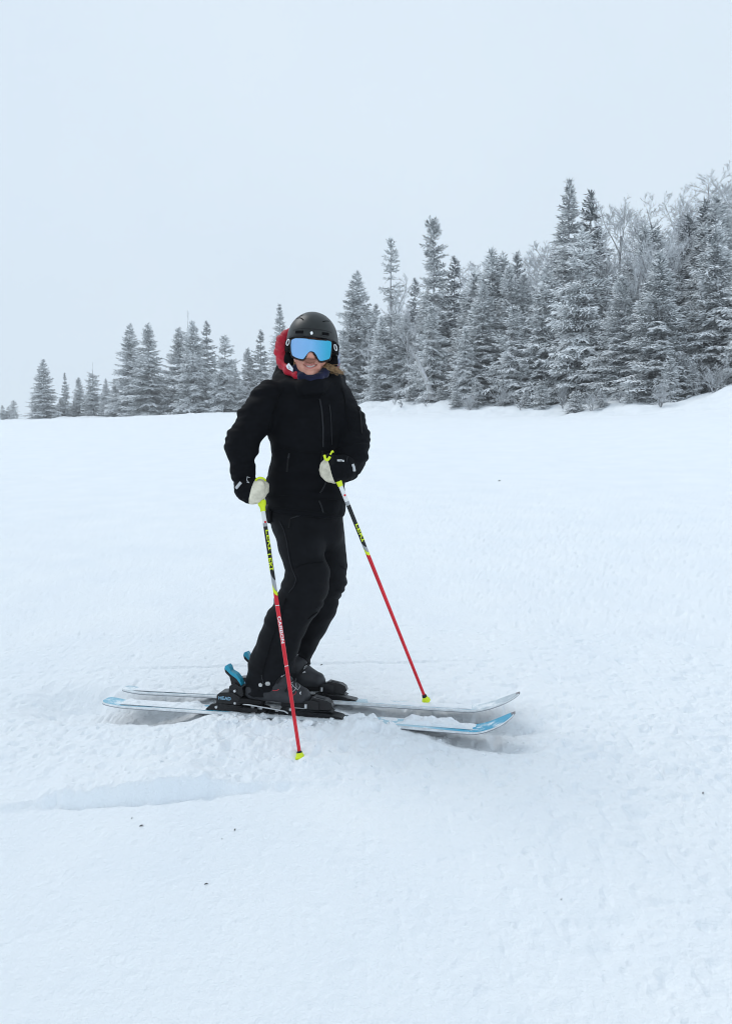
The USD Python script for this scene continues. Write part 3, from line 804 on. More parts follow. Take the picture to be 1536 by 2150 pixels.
def stack(P, rows, depth_pow=2.3):
    """A torso given by rows of (py, left px, right px, middle depth, half thickness)."""
    ys = np.array([r[3] for r in rows])
    z = np.array([W(768, r[0], r[3])[2] for r in rows])
    l = np.array([W(r[1], r[0], r[3])[0] for r in rows]); rr = np.array([W(r[2], r[0], r[3])[0] for r in rows])
    o = np.argsort(z)
    I = lambda q: PchipInterpolator(z[o], np.asarray(q)[o], extrapolate=True)(np.clip(P[:, 2], z.min(), z.max()))
    cx, a, cy, b = I((l + rr) / 2), I((rr - l) / 2), I(ys), I([r[4] for r in rows])
    e = (np.abs((P[:, 0] - cx) / a) ** depth_pow + np.abs((P[:, 1] - cy) / b) ** depth_pow) ** (1 / depth_pow)
    d = (e - 1) * np.minimum(a, b)
    return np.maximum(d, np.maximum(z.min() - P[:, 2], P[:, 2] - z.max()))

# ------------------------------------------------------------------ materials of the skier
cloth('black_shell_fabric', (0.0018, 0.0022, 0.0036), 0.75, 700.0, 0.14, 0.0, 0.09)
cloth('charcoal_trouser_fabric', (0.0030, 0.0034, 0.0048), 0.7, 700.0, 0.14, 0.0, 0.11)
cloth('red_down_fabric', (0.40, 0.008, 0.025), 0.5, 400.0, 0.35, 0.05, 0.2)
cloth('navy_fleece', (0.012, 0.014, 0.035), 0.95, 300.0, 0.3, 0.2)
cloth('beige_leather', (0.58, 0.54, 0.43), 0.75, 120.0, 0.7, 0.05, 0.3)
mat('zip_black', (0.005, 0.005, 0.006), 0.5, 0.2)
mat('zip_grey', (0.014, 0.015, 0.018), 0.5, 0.25)
mat('grey_reflective', (0.45, 0.46, 0.47), 0.5, 0.5)
mat('seam_thread', (0.0035, 0.004, 0.005), 0.9, 0.1)
mat('steel', (0.55, 0.56, 0.57), 0.3, 0.5, metallic=1.0)
mat('snap_metal', (0.45, 0.45, 0.44), 0.4, 0.5, metallic=0.8)
mat('white_plastic', (0.78, 0.79, 0.80), 0.4, 0.5)
mat('white_label', (0.72, 0.76, 0.80), 0.7, 0.3)
speckled('helmet_shell', (0.008, 0.0095, 0.0092), (0.012, 0.014, 0.0135), 0.40, 30.0, 0.38)
mat('black_plastic', (0.006, 0.006, 0.007), 0.35, 0.3)
mat('black_foam', (0.004, 0.004, 0.005), 0.9, 0.05)
speckled('boot_plastic', (0.020, 0.021, 0.024), (0.030, 0.031, 0.035), 0.45, 40.0, 0.25)
mat('boot_dark', (0.006, 0.006, 0.007), 0.5, 0.2)
mat('red_trim', (0.5, 0.02, 0.03), 0.5, 0.4)
mat('lip', (0.46, 0.165, 0.14), 0.4, 0.45)
mat('tooth', (0.78, 0.74, 0.68), 0.3, 0.5)
mat('mouth_inside', (0.03, 0.008, 0.008), 0.6, 0.3)
speckled('hair', (0.15, 0.08, 0.035), (0.46, 0.29, 0.14), 0.5, 90.0, 0.4)
MAT['patterned_buff'] = usdkit.material(stage, '/World/Looks/patterned_buff', {
    'tc': ('texture_coordinate', {}),
    'v': ('voronoi_texture', {'scale': 55.0}),
    's': ('separate_color', {}),
    'r': ('rgb_ramp', {'ramp': [(0.0, (0.05, 0.07, 0.16)), (0.35, (0.22, 0.27, 0.38)), (0.6, (0.30, 0.06, 0.08)), (0.8, (0.10, 0.12, 0.2)), (1.0, (0.4, 0.42, 0.46))]}),
    'p': ('principled_bsdf', {'roughness': 0.9}),
}, [('tc.object', 'v.vector'), ('v.color', 's.color'), ('s.r', 'r.fac'), ('r.color', 'p.base_color')], surface='p.BSDF')
MAT['skin'] = usdkit.material(stage, '/World/Looks/skin', {
    'tc': ('texture_coordinate', {}),
    'n': ('noise_texture', {'scale': 35.0, 'detail': 5.0}),
    'r': ('rgb_ramp', {'ramp': [(0.25, (0.46, 0.19, 0.14)), (0.75, (0.62, 0.31, 0.225))]}),
    'n2': ('noise_texture', {'scale': 420.0, 'detail': 2.0}),
    'b': ('bump', {'strength': 0.25, 'distance': 0.002}),
    'p': ('principled_bsdf', {'roughness': 0.5, 'specular_ior_level': 0.4, 'subsurface_weight': 0.12, 'subsurface_scale': 0.004, 'subsurface_radius': (1.0, 0.35, 0.2)}),
}, [('tc.object', 'n.vector'), ('tc.object', 'n2.vector'), ('n.fac', 'r.fac'), ('r.color', 'p.base_color'), ('n2.fac', 'b.height'), ('b.normal', 'p.normal')], surface='p.BSDF')
MAT['mirror_lens'] = usdkit.material(stage, '/World/Looks/mirror_lens', {
    'tc': ('texture_coordinate', {}), 's': ('separate_xyz', {}),
    'm': ('map_range', {'from_min': 0.03, 'from_max': 0.19, 'to_min': 0.0, 'to_max': 1.0, 'clamp': True}),
    'r': ('rgb_ramp', {'ramp': [(0.0, (0.12, 0.34, 0.62)), (0.18, (0.30, 0.52, 0.86)), (0.6, (0.24, 0.52, 0.86)), (0.85, (0.10, 0.46, 0.74)), (1.0, (0.05, 0.44, 0.66))]}),
    'p': ('principled_bsdf', {'metallic': 1.0, 'roughness': 0.10, 'coat_weight': 0.3, 'coat_roughness': 0.04}),
}, [('tc.object', 's.vector'), ('s.x', 'm.value'), ('m.result', 'r.fac'), ('r.color', 'p.base_color')], surface='p.BSDF')

# ------------------------------------------------------------------ the skier
feet = W(600, 1470, 3.05)
PER = thing('person', 'skier in black jacket, trousers and helmet with blue mirrored goggles, leaning on two poles', 'person', feet)

HC = W(652, 741, 2.98)                      # middle of the face
roll = math.radians(-3.5); yaw = math.radians(4.0); tilt = math.radians(-1)
def Rx(a): c, s = math.cos(a), math.sin(a); return np.array([[1, 0, 0], [0, c, -s], [0, s, c]])
def Ry(a): c, s = math.cos(a), math.sin(a); return np.array([[c, 0, s], [0, 1, 0], [-s, 0, c]])
def Rz(a): c, s = math.cos(a), math.sin(a); return np.array([[c, -s, 0], [s, c, 0], [0, 0, 1]])
HR = Rz(yaw) @ Ry(-roll) @ Rx(tilt)         # head axes: x to the photo's right, -y towards the camera, z up
to_head = lambda P: (P - HC) @ HR
from_head = lambda p: HC + np.asarray(p, float) @ HR.T
def head_px(px, py, y):
    """The head-frame point on the plane at head depth y that shows at (px, py)."""
    n = HR[:, 1]; d = ray(px, py)
    t = ((HC + n * y - EYE) @ n) / (d @ n)
    return to_head((EYE + d * t)[None])[0]

def head_sdf(p):
    d = ell(p, (0, 0.012, 0.030), (0.076, 0.098, 0.108))
    d = smin(d, ell(p, (0, -0.032, -0.060), (0.052, 0.050, 0.050)), 0.026)
    d = smin(d, ell(p, (0, -0.066, -0.093), (0.021, 0.020, 0.018)), 0.022)
    for s in (-1, 1):
        d = smin(d, ell(p, (s * 0.040, -0.060, -0.036), (0.024, 0.023, 0.019)), 0.014)
        d = smin(d, cone(p, (s * 0.027, -0.074, -0.040), (s * 0.033, -0.070, -0.064), 0.010, 0.010), 0.010)
        d = smin(d, ell(p, (s * 0.012, -0.098, -0.031), (0.0085, 0.010, 0.0075)), 0.006)
        d = smin(d, ell(p, (s * 0.078, 0.02, -0.005), (0.008, 0.02, 0.03)), 0.006)
    d = smin(d, cone(p, (0, -0.084, 0.012), (0, -0.108, -0.027), 0.008, 0.0115), 0.010)
    for s in (-1, 1):
        d = np.maximum(d, -ell(p, (s * 0.008, -0.103, -0.0395), (0.0035, 0.005, 0.0035)))
    # smile
    mx = np.linspace(-0.027, 0.027, 9)
    mz = -0.0665 + 17.0 * mx ** 2
    my = -0.089 + 17 * mx ** 2
    for i in range(8):
        d = smin(d, cone(p, (mx[i], my[i] + .002, mz[i] + 0.0078), (mx[i + 1], my[i + 1] + .002, mz[i + 1] + 0.0078), 0.004, 0.004), 0.005)
        d = smin(d, cone(p, (mx[i] * .9, my[i] + .003, mz[i] - 0.0085), (mx[i + 1] * .9, my[i + 1] + .003, mz[i + 1] - 0.0085), 0.005, 0.005), 0.006)
    slit = None
    for i in range(8):
        r = 0.0046 * (1 - (mx[i] / 0.030) ** 2) + 0.0012
        q = cone(p, (mx[i], my[i], mz[i]), (mx[i + 1], my[i + 1], mz[i + 1]), r, r)
        slit = q if slit is None else np.minimum(slit, q)
    for q in (-1, 1):
        d = np.maximum(d, -chain(p, [(q * 0.019, -0.0935, -0.040), (q * 0.031, -0.0865, -0.053), (q * 0.036, -0.0795, -0.068)], [0.0016, 0.0022, 0.0012], 0.003))
    return np.maximum(d, -slit)

neck_lo, neck_hi = W(648, 830, 3.03), from_head((0, 0.03, -0.06))
ARM_R = [(566, 834, 2.97, 38), (536, 880, 2.93, 38), (507, 930, 2.90, 34.5), (506, 958, 2.88, 29.5), (509, 985, 2.87, 26.5), (512, 1006, 2.86, 24)]
ARM_L = [(706, 836, 3.07, 36), (729, 880, 3.01, 35), (741, 928, 2.96, 36), (739, 960, 2.91, 32), (733, 984, 2.87, 27)]
LEG_N = [(622, 1085, 3.00, 57), (633, 1147, 2.95, 45.5), (644, 1200, 2.91, 41.5), (643, 1228, 2.90, 44), (627, 1262, 2.91, 46), (603, 1304, 2.93, 41.5), (584, 1352, 2.95, 42.5), (569, 1400, 2.96, 46.5), (555, 1453, 2.965, 45)]
LEG_F = [(672, 1085, 3.10, 49), (681, 1147, 3.09, 43), (686, 1188, 3.07, 40.5), (684, 1220, 3.06, 41.5), (672, 1250, 3.08, 38), (668, 1275, 3.09, 37), (652, 1305, 3.11, 37), (629, 1347, 3.14, 35), (612, 1388, 3.15, 36), (606, 1418, 3.15, 40)]
TORSO = [(795, 588, 706, 3.03, .080), (808, 566, 722, 3.03, .100), (822, 550, 734, 3.03, .112), (860, 547, 737, 3.03, .128), (907, 559, 733, 3.02, .130), (950, 569, 729, 3.02, .122), (1001, 559, 725, 3.02, .130), (1040, 557, 725, 3.02, .138), (1088, 560, 723, 3.02, .138)]

# the body under the clothes: one continuous figure
HAND_R, HAND_L = W(527, 1029, 2.845), W(703, 985, 2.83)
def body_sdf(P):
    d = head_sdf(to_head(P))
    d = smin(d, cone(P, neck_lo, neck_hi, 0.058, 0.05), 0.02)
    d = smin(d, stack(P, [(q[0], q[1] + 22, q[2] - 22, q[3], q[4] - 0.035) for q in TORSO[1:]]), 0.03)
    for A, hand in ((ARM_R, HAND_R), (ARM_L, HAND_L)):
        pts, rad = pxchain(A)
        d = smin(d, chain(P, pts + [hand], [r * 0.62 for r in rad] + [0.030]), 0.012)
        fx = 1 if hand is HAND_R else -1
        for j in range(4):                     # fingers closed round the grip
            o = hand + np.array([0.0, -0.012 + 0.0, 0.024 - 0.016 * j])
            d = np.minimum(d, chain(P, [o, o + [fx * 0.020, -0.018, 0], o + [fx * 0.030, 0.004, -0.002], o + [fx * 0.018, 0.018, -0.004]], [0.009, 0.009, 0.008, 0.0075], 0.004))
        d = np.minimum(d, chain(P, [hand + [0, 0.006, 0.014], hand + [fx * 0.02, 0.016, 0.022], hand + [fx * 0.034, 0.008, 0.012]], [0.011, 0.010, 0.009], 0.005))
    for A, end in ((LEG_N, W(562, 1440, 2.965)), (LEG_F, W(614, 1424, 3.13))):
        pts, rad = pxchain(A)
        d = smin(d, chain(P, pts[:-1] + [end], [r * 0.5 for r in rad[:-1]] + [0.022]), 0.02)
    return d
bm = surface_nets(body_sdf, W(455, 1500, 2.85) + [0, -0.15, 0], W(800, 640, 3.05) + [0, 0.4, 0], 0.0095)
# the face is meshed finely where it shows; it continues the same surface
hm = surface_nets(lambda P: body_sdf(P), from_head((-0.095, -0.13, -0.128)) - 0.01, from_head((0.095, 0.115, 0.145)) + 0.01, 0.0028)
zc = hm[0][:, 2].min() + 0.006
keep = (bm[0][bm[1]][:, :, 2].min(1) < zc + 0.004)
part('body', cat_mesh([(bm[0], bm[1][keep]), hm]), 'skin', PER, smooth=True)

# mouth: teeth and lips
def arc_strip(y_in, z_mid, half_h, x_half, bow, n=13, thick=0.003):
    xs = np.linspace(-x_half, x_half, n)
    V, F = [], []
    for x in xs:
        hh = half_h * max(0.12, 1 - (x / x_half) ** 2)
        y = y_in + bow * x ** 2; zc_ = z_mid + 17.0 * x ** 2
        V += [(x, y, zc_ + hh), (x, y, zc_ - hh), (x, y + thick, zc_ - hh), (x, y + thick, zc_ + hh)]
    for i in range(n - 1):
        for k in range(4):
            a, b = i * 4 + k, i * 4 + (k + 1) % 4
            F += [[a, b, b + 4], [a, b + 4, a + 4]]
    return from_head(np.array(V)), np.array(F)
part('teeth', arc_strip(-0.0845, -0.0650, 0.0042, 0.024, 17.0), 'tooth', PER, smooth=40)
xs = np.linspace(-0.028, 0.028, 15)
up = np.stack([xs, -0.0905 + 17 * xs ** 2, -0.0605 + 16.0 * xs ** 2 + 0.0012 * np.cos(xs * 400)], 1)
lowl = np.stack([xs * 0.93, -0.0905 + 17 * xs ** 2, -0.0738 + 20.0 * xs ** 2], 1)
part('upper_lip', tube(from_head(up), 0.0032 * (1.05 - (xs / 0.028) ** 2) + 0.0006, 8), 'lip', PER, smooth=True)
part('lower_lip', tube(from_head(lowl), 0.0031 * (1.05 - (xs / 0.028) ** 2) + 0.0006, 8), 'lip', PER, smooth=True)

# ---- jacket
def folds(P, n, amp, sc, seed, lo=0.45):
    f = noise(P * sc, seed)
    g = noise(P * np.asarray(sc) * 2.3 + 5.1, seed + 3)
    return P + n * (amp * ((np.abs(f - 0.5) * 2 - 0.4) + 0.45 * (g - 0.5)))[:, None]

zs_hem = W(640, 1079, 3.02)[2]
def jacket_sdf(P):
    d = stack(P, TORSO)
    d = d - 0.006 * np.sin((P[:, 2] - zs_hem) * 30) * 0.25
    hem = (W(560, 1070, 3.0)[2] + (P[:, 0] - W(560, 1070, 3.0)[0]) * ((W(723, 1089, 3.0)[2] - W(560, 1070, 3.0)[2]) / (W(723, 1089, 3.0)[0] - W(560, 1070, 3.0)[0])))
    d = np.maximum(d, hem - P[:, 2])
    for A in (ARM_R, ARM_L):
        pts, rad = pxchain(A)
        d = smin(d, chain(P, pts, rad, 0.015), 0.016)
    pts, rad = pxchain([(600, 838, 3.03, 40), (690, 838, 3.05, 40)])
    d = smin(d, chain(P, pts, rad), 0.03)
    # stand-up collar with the folded black hood lying behind it
    pts, rad = pxchain([(606, 806, 2.97, 17), (640, 815, 2.90, 16), (668, 813, 2.90, 16), (700, 803, 2.98, 17), (704, 796, 3.10, 20), (655, 792, 3.17, 26), (597, 790, 3.12, 22), (592, 797, 3.02, 17), (606, 806, 2.97, 17)])
    d = smin(d, chain(P, pts, rad, 0.02), 0.022)
    pts, rad = pxchain([(590, 775, 3.07, 13), (588, 795, 3.06, 14), (604, 810, 3.02, 14)])
    d = smin(d, chain(P, pts, rad, 0.02), 0.02)
    neck_hole = cone(P, W(650, 812, 2.99), W(652, 760, 2.985), 0.066, 0.085)
    return np.maximum(d, -neck_hole)
jm = surface_nets(jacket_sdf, W(455, 1110, 2.80) + [0, -0.12, 0], W(800, 745, 3.05) + [0, 0.35, 0], 0.0075)
jm = relax(jm, 4)
v, f = jm
n = normals(jm)
zr = W(768, 900, 2.95)[2]
arm_mask = sstep(((np.abs(v[:, 0] - W(648, 900, 3.0)[0]) - 0.155) / 0.05))
vv = folds(v, n, 0.012, (9, 9, 17), 51)
vv = vv + n * (arm_mask * 0.011 * (np.abs(noise(v * [10, 10, 38], 61) - 0.5) * 2 - 0.35))[:, None]
jm = (vv, f)
JK = part('jacket', jm, 'black_shell_fabric', PER, smooth=True)

# ---- trousers
def trouser_sdf(P):
    pn, rn = pxchain(LEG_N); pf, rf = pxchain(LEG_F)
    a = chain(P, pn, rn, 0.03)
    cut = (pn[-1] - pn[-3]) / np.linalg.norm(pn[-1] - pn[-3]) * 0.3 + np.array([0, 0, -0.7]); cut /= np.linalg.norm(cut)
    a = np.maximum(a, (P - pn[-1]) @ cut)
    b = chain(P, pf, rf, 0.03)
    b = np.maximum(b, (P - pf[-1]) @ cut)
    d = smin(a, b, 0.008)
    return smin(d, stack(P, [(1050, 566, 719, 3.03, .125), (1085, 567, 721, 3.03, .128), (1105, 572, 722, 3.035, .12), (1140, 600, 715, 3.04, .085), (1165, 625, 705, 3.04, .04)]), 0.02)
tm = surface_nets(trouser_sdf, W(490, 1470, 2.9) + [0, -0.14, 0], W(750, 1040, 3.05) + [0, 0.3, 0], 0.0075)
tm = relax(tm, 4)
n = normals(tm)
v = tm[0]
knee = np.exp(-((v[:, 2] - W(640, 1240, 2.95)[2]) / 0.10) ** 2) + 0.6 * np.exp(-((v[:, 2] - W(560, 1420, 2.95)[2]) / 0.08) ** 2)
vv = folds(v, n, 0.010, (8, 8, 9), 71)
vv = vv + n * (knee * 0.013 * (np.abs(noise(v @ Ry(0.5) * [9, 9, 30], 81) - 0.5) * 2 - 0.35))[:, None]
tm = (vv, tm[1])
TR = part('trousers', tm, 'charcoal_trouser_fabric', PER, smooth=True)

# ---- strips laid on a surface where the photograph shows them
def laid(mesh, pxs, step=3.0, lift=0.002):
    t = trimesh.Trimesh(*mesh, process=False)
    pts = []
    for (x0, y0), (x1, y1) in zip(pxs[:-1], pxs[1:]):
        k = max(1, int(math.hypot(x1 - x0, y1 - y0) / step))
        pts += [(x0 + (x1 - x0) * i / k, y0 + (y1 - y0) * i / k) for i in range(k)]
    pts.append(pxs[-1])
    D = np.array([ray(*p) for p in pts])
    loc, ri, ti = t.ray.intersects_location(np.tile(EYE, (len(D), 1)), D, multiple_hits=False)
    o = np.argsort(ri)
    nn = normals(mesh)[np.asarray(mesh[1])[ti[o]]].mean(1)
    nn /= np.linalg.norm(nn, axis=1, keepdims=True)
    p = loc[o]
    if len(p) > 5:
        k = np.array([1, 2, 3, 2, 1]) / 9.0
        pad = np.vstack([np.repeat(p[:1], 2, 0), p, np.repeat(p[-1:], 2, 0)])
        p = np.stack([np.convolve(pad[:, c], k, 'valid') for c in range(3)], 1)
    return p + nn * lift, nn

def ribbon(P, N, width, thick=0.003):
    T = np.gradient(P, axis=0); T /= np.linalg.norm(T, axis=1, keepdims=True) + 1e-9
    S = np.cross(T, N); S /= np.linalg.norm(S, axis=1, keepdims=True) + 1e-9
    w, t = width / 2, thick
    V = np.stack([P + S * w - N * t, P + S * w * 0.8 + N * t * 0.5, P - S * w * 0.8 + N * t * 0.5, P - S * w - N * t], 1).reshape(-1, 3)
    F = []
    for i in range(len(P) - 1):
        for k in range(4):
            a, b = i * 4 + k, i * 4 + (k + 1) % 4
            F += [[a, b + 4, b], [a, a + 4, b + 4]]
    e = (len(P) - 1) * 4
    F += [[0, 1, 2], [0, 2, 3], [e, e + 2, e + 1], [e, e + 3, e + 2]]
    return V, np.array(F)

def strip(name, mesh, pxs, width, m, parent, lift=0.002, thick=0.003):
    P, N = laid(mesh, pxs, lift=lift)
    if len(P) > 2:
        part(name, ribbon(P, N, width, thick), m, parent)

strip('front_zip', jm, [(671, 836), (675, 860), (678, 900), (678, 940)], 0.0055, 'zip_grey', JK)
strip('front_zip', jm, [(677, 945), (672, 985)], 0.007, 'zip_black', JK)
strip('front_zip', jm, [(684, 1012), (678, 1026), (671, 1036)], 0.005, 'zip_grey', JK)
strip('front_zip', jm, [(669, 1050), (675, 1064), (679, 1078)], 0.005, 'zip_grey', JK)
strip('chest_pocket_zip', jm, [(691, 848), (694, 870), (695, 905), (697, 935)], 0.003, 'zip_grey', JK)
strip('waist_pocket_zip', jm, [(608, 951), (605, 964), (604, 976), (602, 992)], 0.008, 'zip_black', JK)
strip('zip_pull', jm, [(608, 952), (606, 962)], 0.007, 'zip_grey', JK, 0.005)
strip('sleeve_zip', jm, [(750, 842), (756, 872), (758, 895), (759, 912)], 0.006, 'zip_black', JK)
strip('seam', jm, [(563, 905), (572, 870), (585, 830), (596, 812)], 0.003, 'seam_thread', JK)
strip('seam', jm, [(571, 948), (600, 940), (640, 950), (672, 950), (715, 940)], 0.003, 'seam_thread', JK)
strip('seam', jm, [(735, 905), (728, 870), (722, 830), (716, 812)], 0.003, 'seam_thread', JK)
strip('seam', jm, [(560, 1042), (600, 1040), (650, 1046), (722, 1050)], 0.003, 'seam_thread', JK)
strip('hem_band', jm, [(561, 1064), (600, 1067), (650, 1072), (700, 1080), (721, 1083)], 0.006, 'seam_thread', JK)
strip('thigh_pocket_zip', tm, [(608, 1089), (622, 1084), (640, 1080), (668, 1079)], 0.004, 'zip_grey', TR)
strip('thigh_pocket_zip', tm, [(608, 1088), (608, 1100), (606, 1110)], 0.006, 'zip_black', TR)
strip('side_zip', tm, [(586, 1092), (597, 1115), (603, 1140), (607, 1170), (613, 1195), (622, 1215), (618, 1230), (606, 1245)], 0.0025, 'zip_grey', TR)
strip('side_zip', tm, [(600, 1255), (588, 1300), (572, 1340), (560, 1380), (552, 1410), (549, 1440)], 0.004, 'seam_thread', TR)
strip('seam', tm, [(620, 1192), (640, 1183), (660, 1181), (679, 1180)], 0.003, 'seam_thread', TR)
strip('seam', tm, [(645, 1301), (655, 1292), (667, 1284)], 0.003, 'seam_thread', TR)
strip('seam', tm, [(712, 1186), (725, 1196)], 0.003, 'seam_thread', TR)
strip('hem_zip', tm, [(549, 1416), (551, 1428), (553, 1440)], 0.004, 'zip_grey', TR)
for px, py, r in ((513, 1436, 0.007), (548, 1446, 0.008), (563, 1443, 0.010)):
    P, N = laid(tm, [(px - 1, py - 8), (px, py - 7)], lift=0.0)
    if len(P):
        c, nn = P[0], N[0]
        part('snap_button', tube([c - nn * 0.001, c + nn * 0.004, c + nn * 0.0055], [r, r, r * 0.6], 14), 'snap_metal', TR)
# the zip pull hanging under the right arm
part('zip_pull', tube([W(541, 932, 2.9), W(540, 938, 2.9), W(537, 949, 2.9)], [0.004, 0.003, 0.0045], 6), 'zip_black', JK)
# glove clip at the hip
part('hip_clip', cat_mesh([tube([W(564, 1062, 2.96), W(562, 1080, 2.93), W(566, 1096, 2.95)], [0.012, 0.014, 0.010], 8)]), 'zip_black', TR, smooth=True)

# ---- helmet
def helmet_sdf(p):
    d = ell(p, (0.004, 0.012, 0.036), (0.1015, 0.122, 0.112))
    d = smin(d, ell(p, (0.004, 0.02, -0.005), (0.101, 0.100, 0.085)), 0.02)
    d = np.maximum(d, -ell(p, (0.004, 0.012, 0.030), (0.088, 0.106, 0.100)))
    brim = 0.028
    face = np.maximum(np.maximum(np.abs(p[:, 0] - 0.004) - 0.092, p[:, 1] - 0.0), p[:, 2] - brim)
    face2 = np.maximum(np.maximum(np.abs(p[:, 0] - 0.004) - 0.2, p[:, 1] + 0.03 + 0.35 * (p[:, 2] - 0.035)), p[:, 2] - brim)
    d = np.maximum(d, -np.minimum(face, face2))
    low = -0.020 - p[:, 2]
    ear = np.maximum(low, 0)
    d = np.maximum(d, -(p[:, 2] + 0.022 + 0.30 * np.clip(-p[:, 1] + 0.02, -0.1, 0.1) * -1))
    # raised ridge band over the brow
    return d
he = surface_nets(lambda P: helmet_sdf(to_head(P) - [0, 0, 0.015]), from_head((0, 0, 0)) - 0.17, from_head((0, 0, 0)) + 0.17, 0.0032)
he = relax(he, 3)
HE = part('helmet', he, 'helmet_shell', PER, smooth=50)
strip('ridge_line', he, [(614, 694), (625, 690), (640, 689.5), (655, 690.5), (670, 692), (685, 694), (697, 699)], 0.003, 'black_plastic', HE, 0.0005, 0.0015)
strip('brow_rim', he, [(606, 707), (620, 705), (640, 705.5), (660, 707), (680, 710), (701, 714)], 0.007, 'black_plastic', HE, 0.001, 0.002)
strip('vent', he, [(619, 697), (628, 696.5), (638, 697)], 0.013, 'black_foam', HE, 0.0005, 0.0012)
strip('vent', he, [(676, 700), (683, 700.5), (690, 701.5)], 0.012, 'black_foam', HE, 0.0005, 0.0012)
strip('vent_lip', he, [(618, 700.5), (628, 701), (638, 701)], 0.003, 'zip_grey', HE, 0.0012, 0.0012)
strip('vent_lip', he, [(672, 704), (681, 705), (689, 706)], 0.003, 'zip_grey', HE, 0.0012, 0.0012)
for pth in ([(622, 668.5), (629, 667), (634, 669), (637, 672)], [(676, 676), (682, 673.5), (688, 673.5), (692, 675)], [(629, 664), (636, 661)], [(680, 665), (684, 668.5)]):
    strip('vent_groove', he, pth, 0.005, 'black_foam', HE, 0.0003, 0.001)
for dx, dy in ((-2.0, -0.6), (1.6, 0.9), (0.6, -2.4), (-0.9, 2.6)):
    c = (654 + dx * 0.6, 699 + dy * 0.6)
    P, N = laid(he, [(c[0] - 0.5, c[1]), (c[0] + 0.5, c[1])], lift=0.0)
    nn = N.mean(0); nn /= np.linalg.norm(nn); cc = P.mean(0) + nn * 0.0008
    ex_ = np.cross([0, 0, 1.0], nn); ex_ /= np.linalg.norm(ex_); ez_ = np.cross(nn, ex_)
    q = 0.0052
    pts = [cc + ex_ * a * q * 0.75 + ez_ * b * q for a, b in ((1, 0), (0, 1), (-1, 0), (0, -1))]
    part('emblem', hull(pts + [p_ - nn * 0.001 + 0 for p_ in pts] + [cc + nn * 0.0006]), 'white_plastic', HE)
# padded ear flaps and chin strap
def ear_sdf(p):
    d = None
    for s in (-1, 1):
        q = chain(p, [(s * 0.090 + 0.004, 0.03, 0.0), (s * 0.087 + 0.004, 0.015, -0.03), (s * 0.072 + 0.004, 0.0, -0.062)], [0.020, 0.019, 0.012], 0.02)
        d = q if d is None else np.minimum(d, q)
    return d
for s in (-1, 1):
    em = surface_nets(lambda P, s=s: chain(to_head(P), [(s * 0.087 + 0.003, 0.035, 0.01), (s * 0.085 + 0.003, 0.012, -0.030), (s * 0.068 + 0.003, -0.008, -0.062)], [0.019, 0.019, 0.012], 0.02), from_head((s * 0.08, 0.01, -0.03)) - 0.085, from_head((s * 0.08, 0.01, -0.03)) + 0.085, 0.004)
    part('ear_pad', em, 'black_foam', HE, smooth=True)
st = [from_head(p) for p in ((-0.070, -0.01, -0.06), (-0.055, -0.035, -0.088), (-0.02, -0.06, -0.112), (0.02, -0.06, -0.112), (0.055, -0.035, -0.088), (0.070, -0.01, -0.06))]
part('chin_strap', tube(CubicSpline(range(6), st)(np.linspace(0, 5, 24)), 0.005, 6), 'black_plastic', HE, smooth=True)

# ---- goggles: one cylindrical lens in a black frame
LENS = [(617, 711), (621, 710.0), (638, 710.5), (645, 711.2), (648, 712.4), (668, 714.2), (684, 715.6), (687, 714.9), (693, 716.2), (695.5, 718.5), (695.6, 726), (694.5, 738), (693.2, 748), (691, 753), (684, 755.5), (675, 757.6), (670.5, 756.5), (667.5, 752.5),
        (663.5, 744.5), (659.5, 739.5), (655.5, 737.4), (650.5, 737.4), (646.5, 740.5), (642, 746.5), (638.5, 751.5), (635, 754), (627, 752.5), (620, 750), (613.5, 746), (611.2, 738), (610.4, 724), (611.5, 714)]
def bulge(x, z):
    return -0.116 + 5.2 * (x - 0.002) ** 2 + 0.9 * (z - 0.0) ** 2
def shield(poly, off, thick):
    """A sheet of the outline poly (head x, z) bent to the goggle's curve."""
    t = trimesh.creation.extrude_polygon(poly, thick, engine='earcut')
    v, f = trimesh.remesh.subdivide_to_size(np.array(t.vertices), np.array(t.faces), 0.006)
    return from_head(np.stack([v[:, 0], bulge(v[:, 0], v[:, 1]) + off + v[:, 2], v[:, 1]], 1)), f[:, ::-1]
L2 = []
for a, b in LENS:
    q = head_px(a, b, -0.10)
    for _ in range(4):
        q = head_px(a, b, bulge(q[0], q[2]))
    L2.append((q[0], q[2]))
lens_poly = Polygon(L2).buffer(0.0015).buffer(-0.0015)
frame_poly = lens_poly.buffer(0.0042, join_style=1)
GO = part('goggles', shield(frame_poly, 0.0022, 0.030), 'black_plastic', PER, smooth=40)
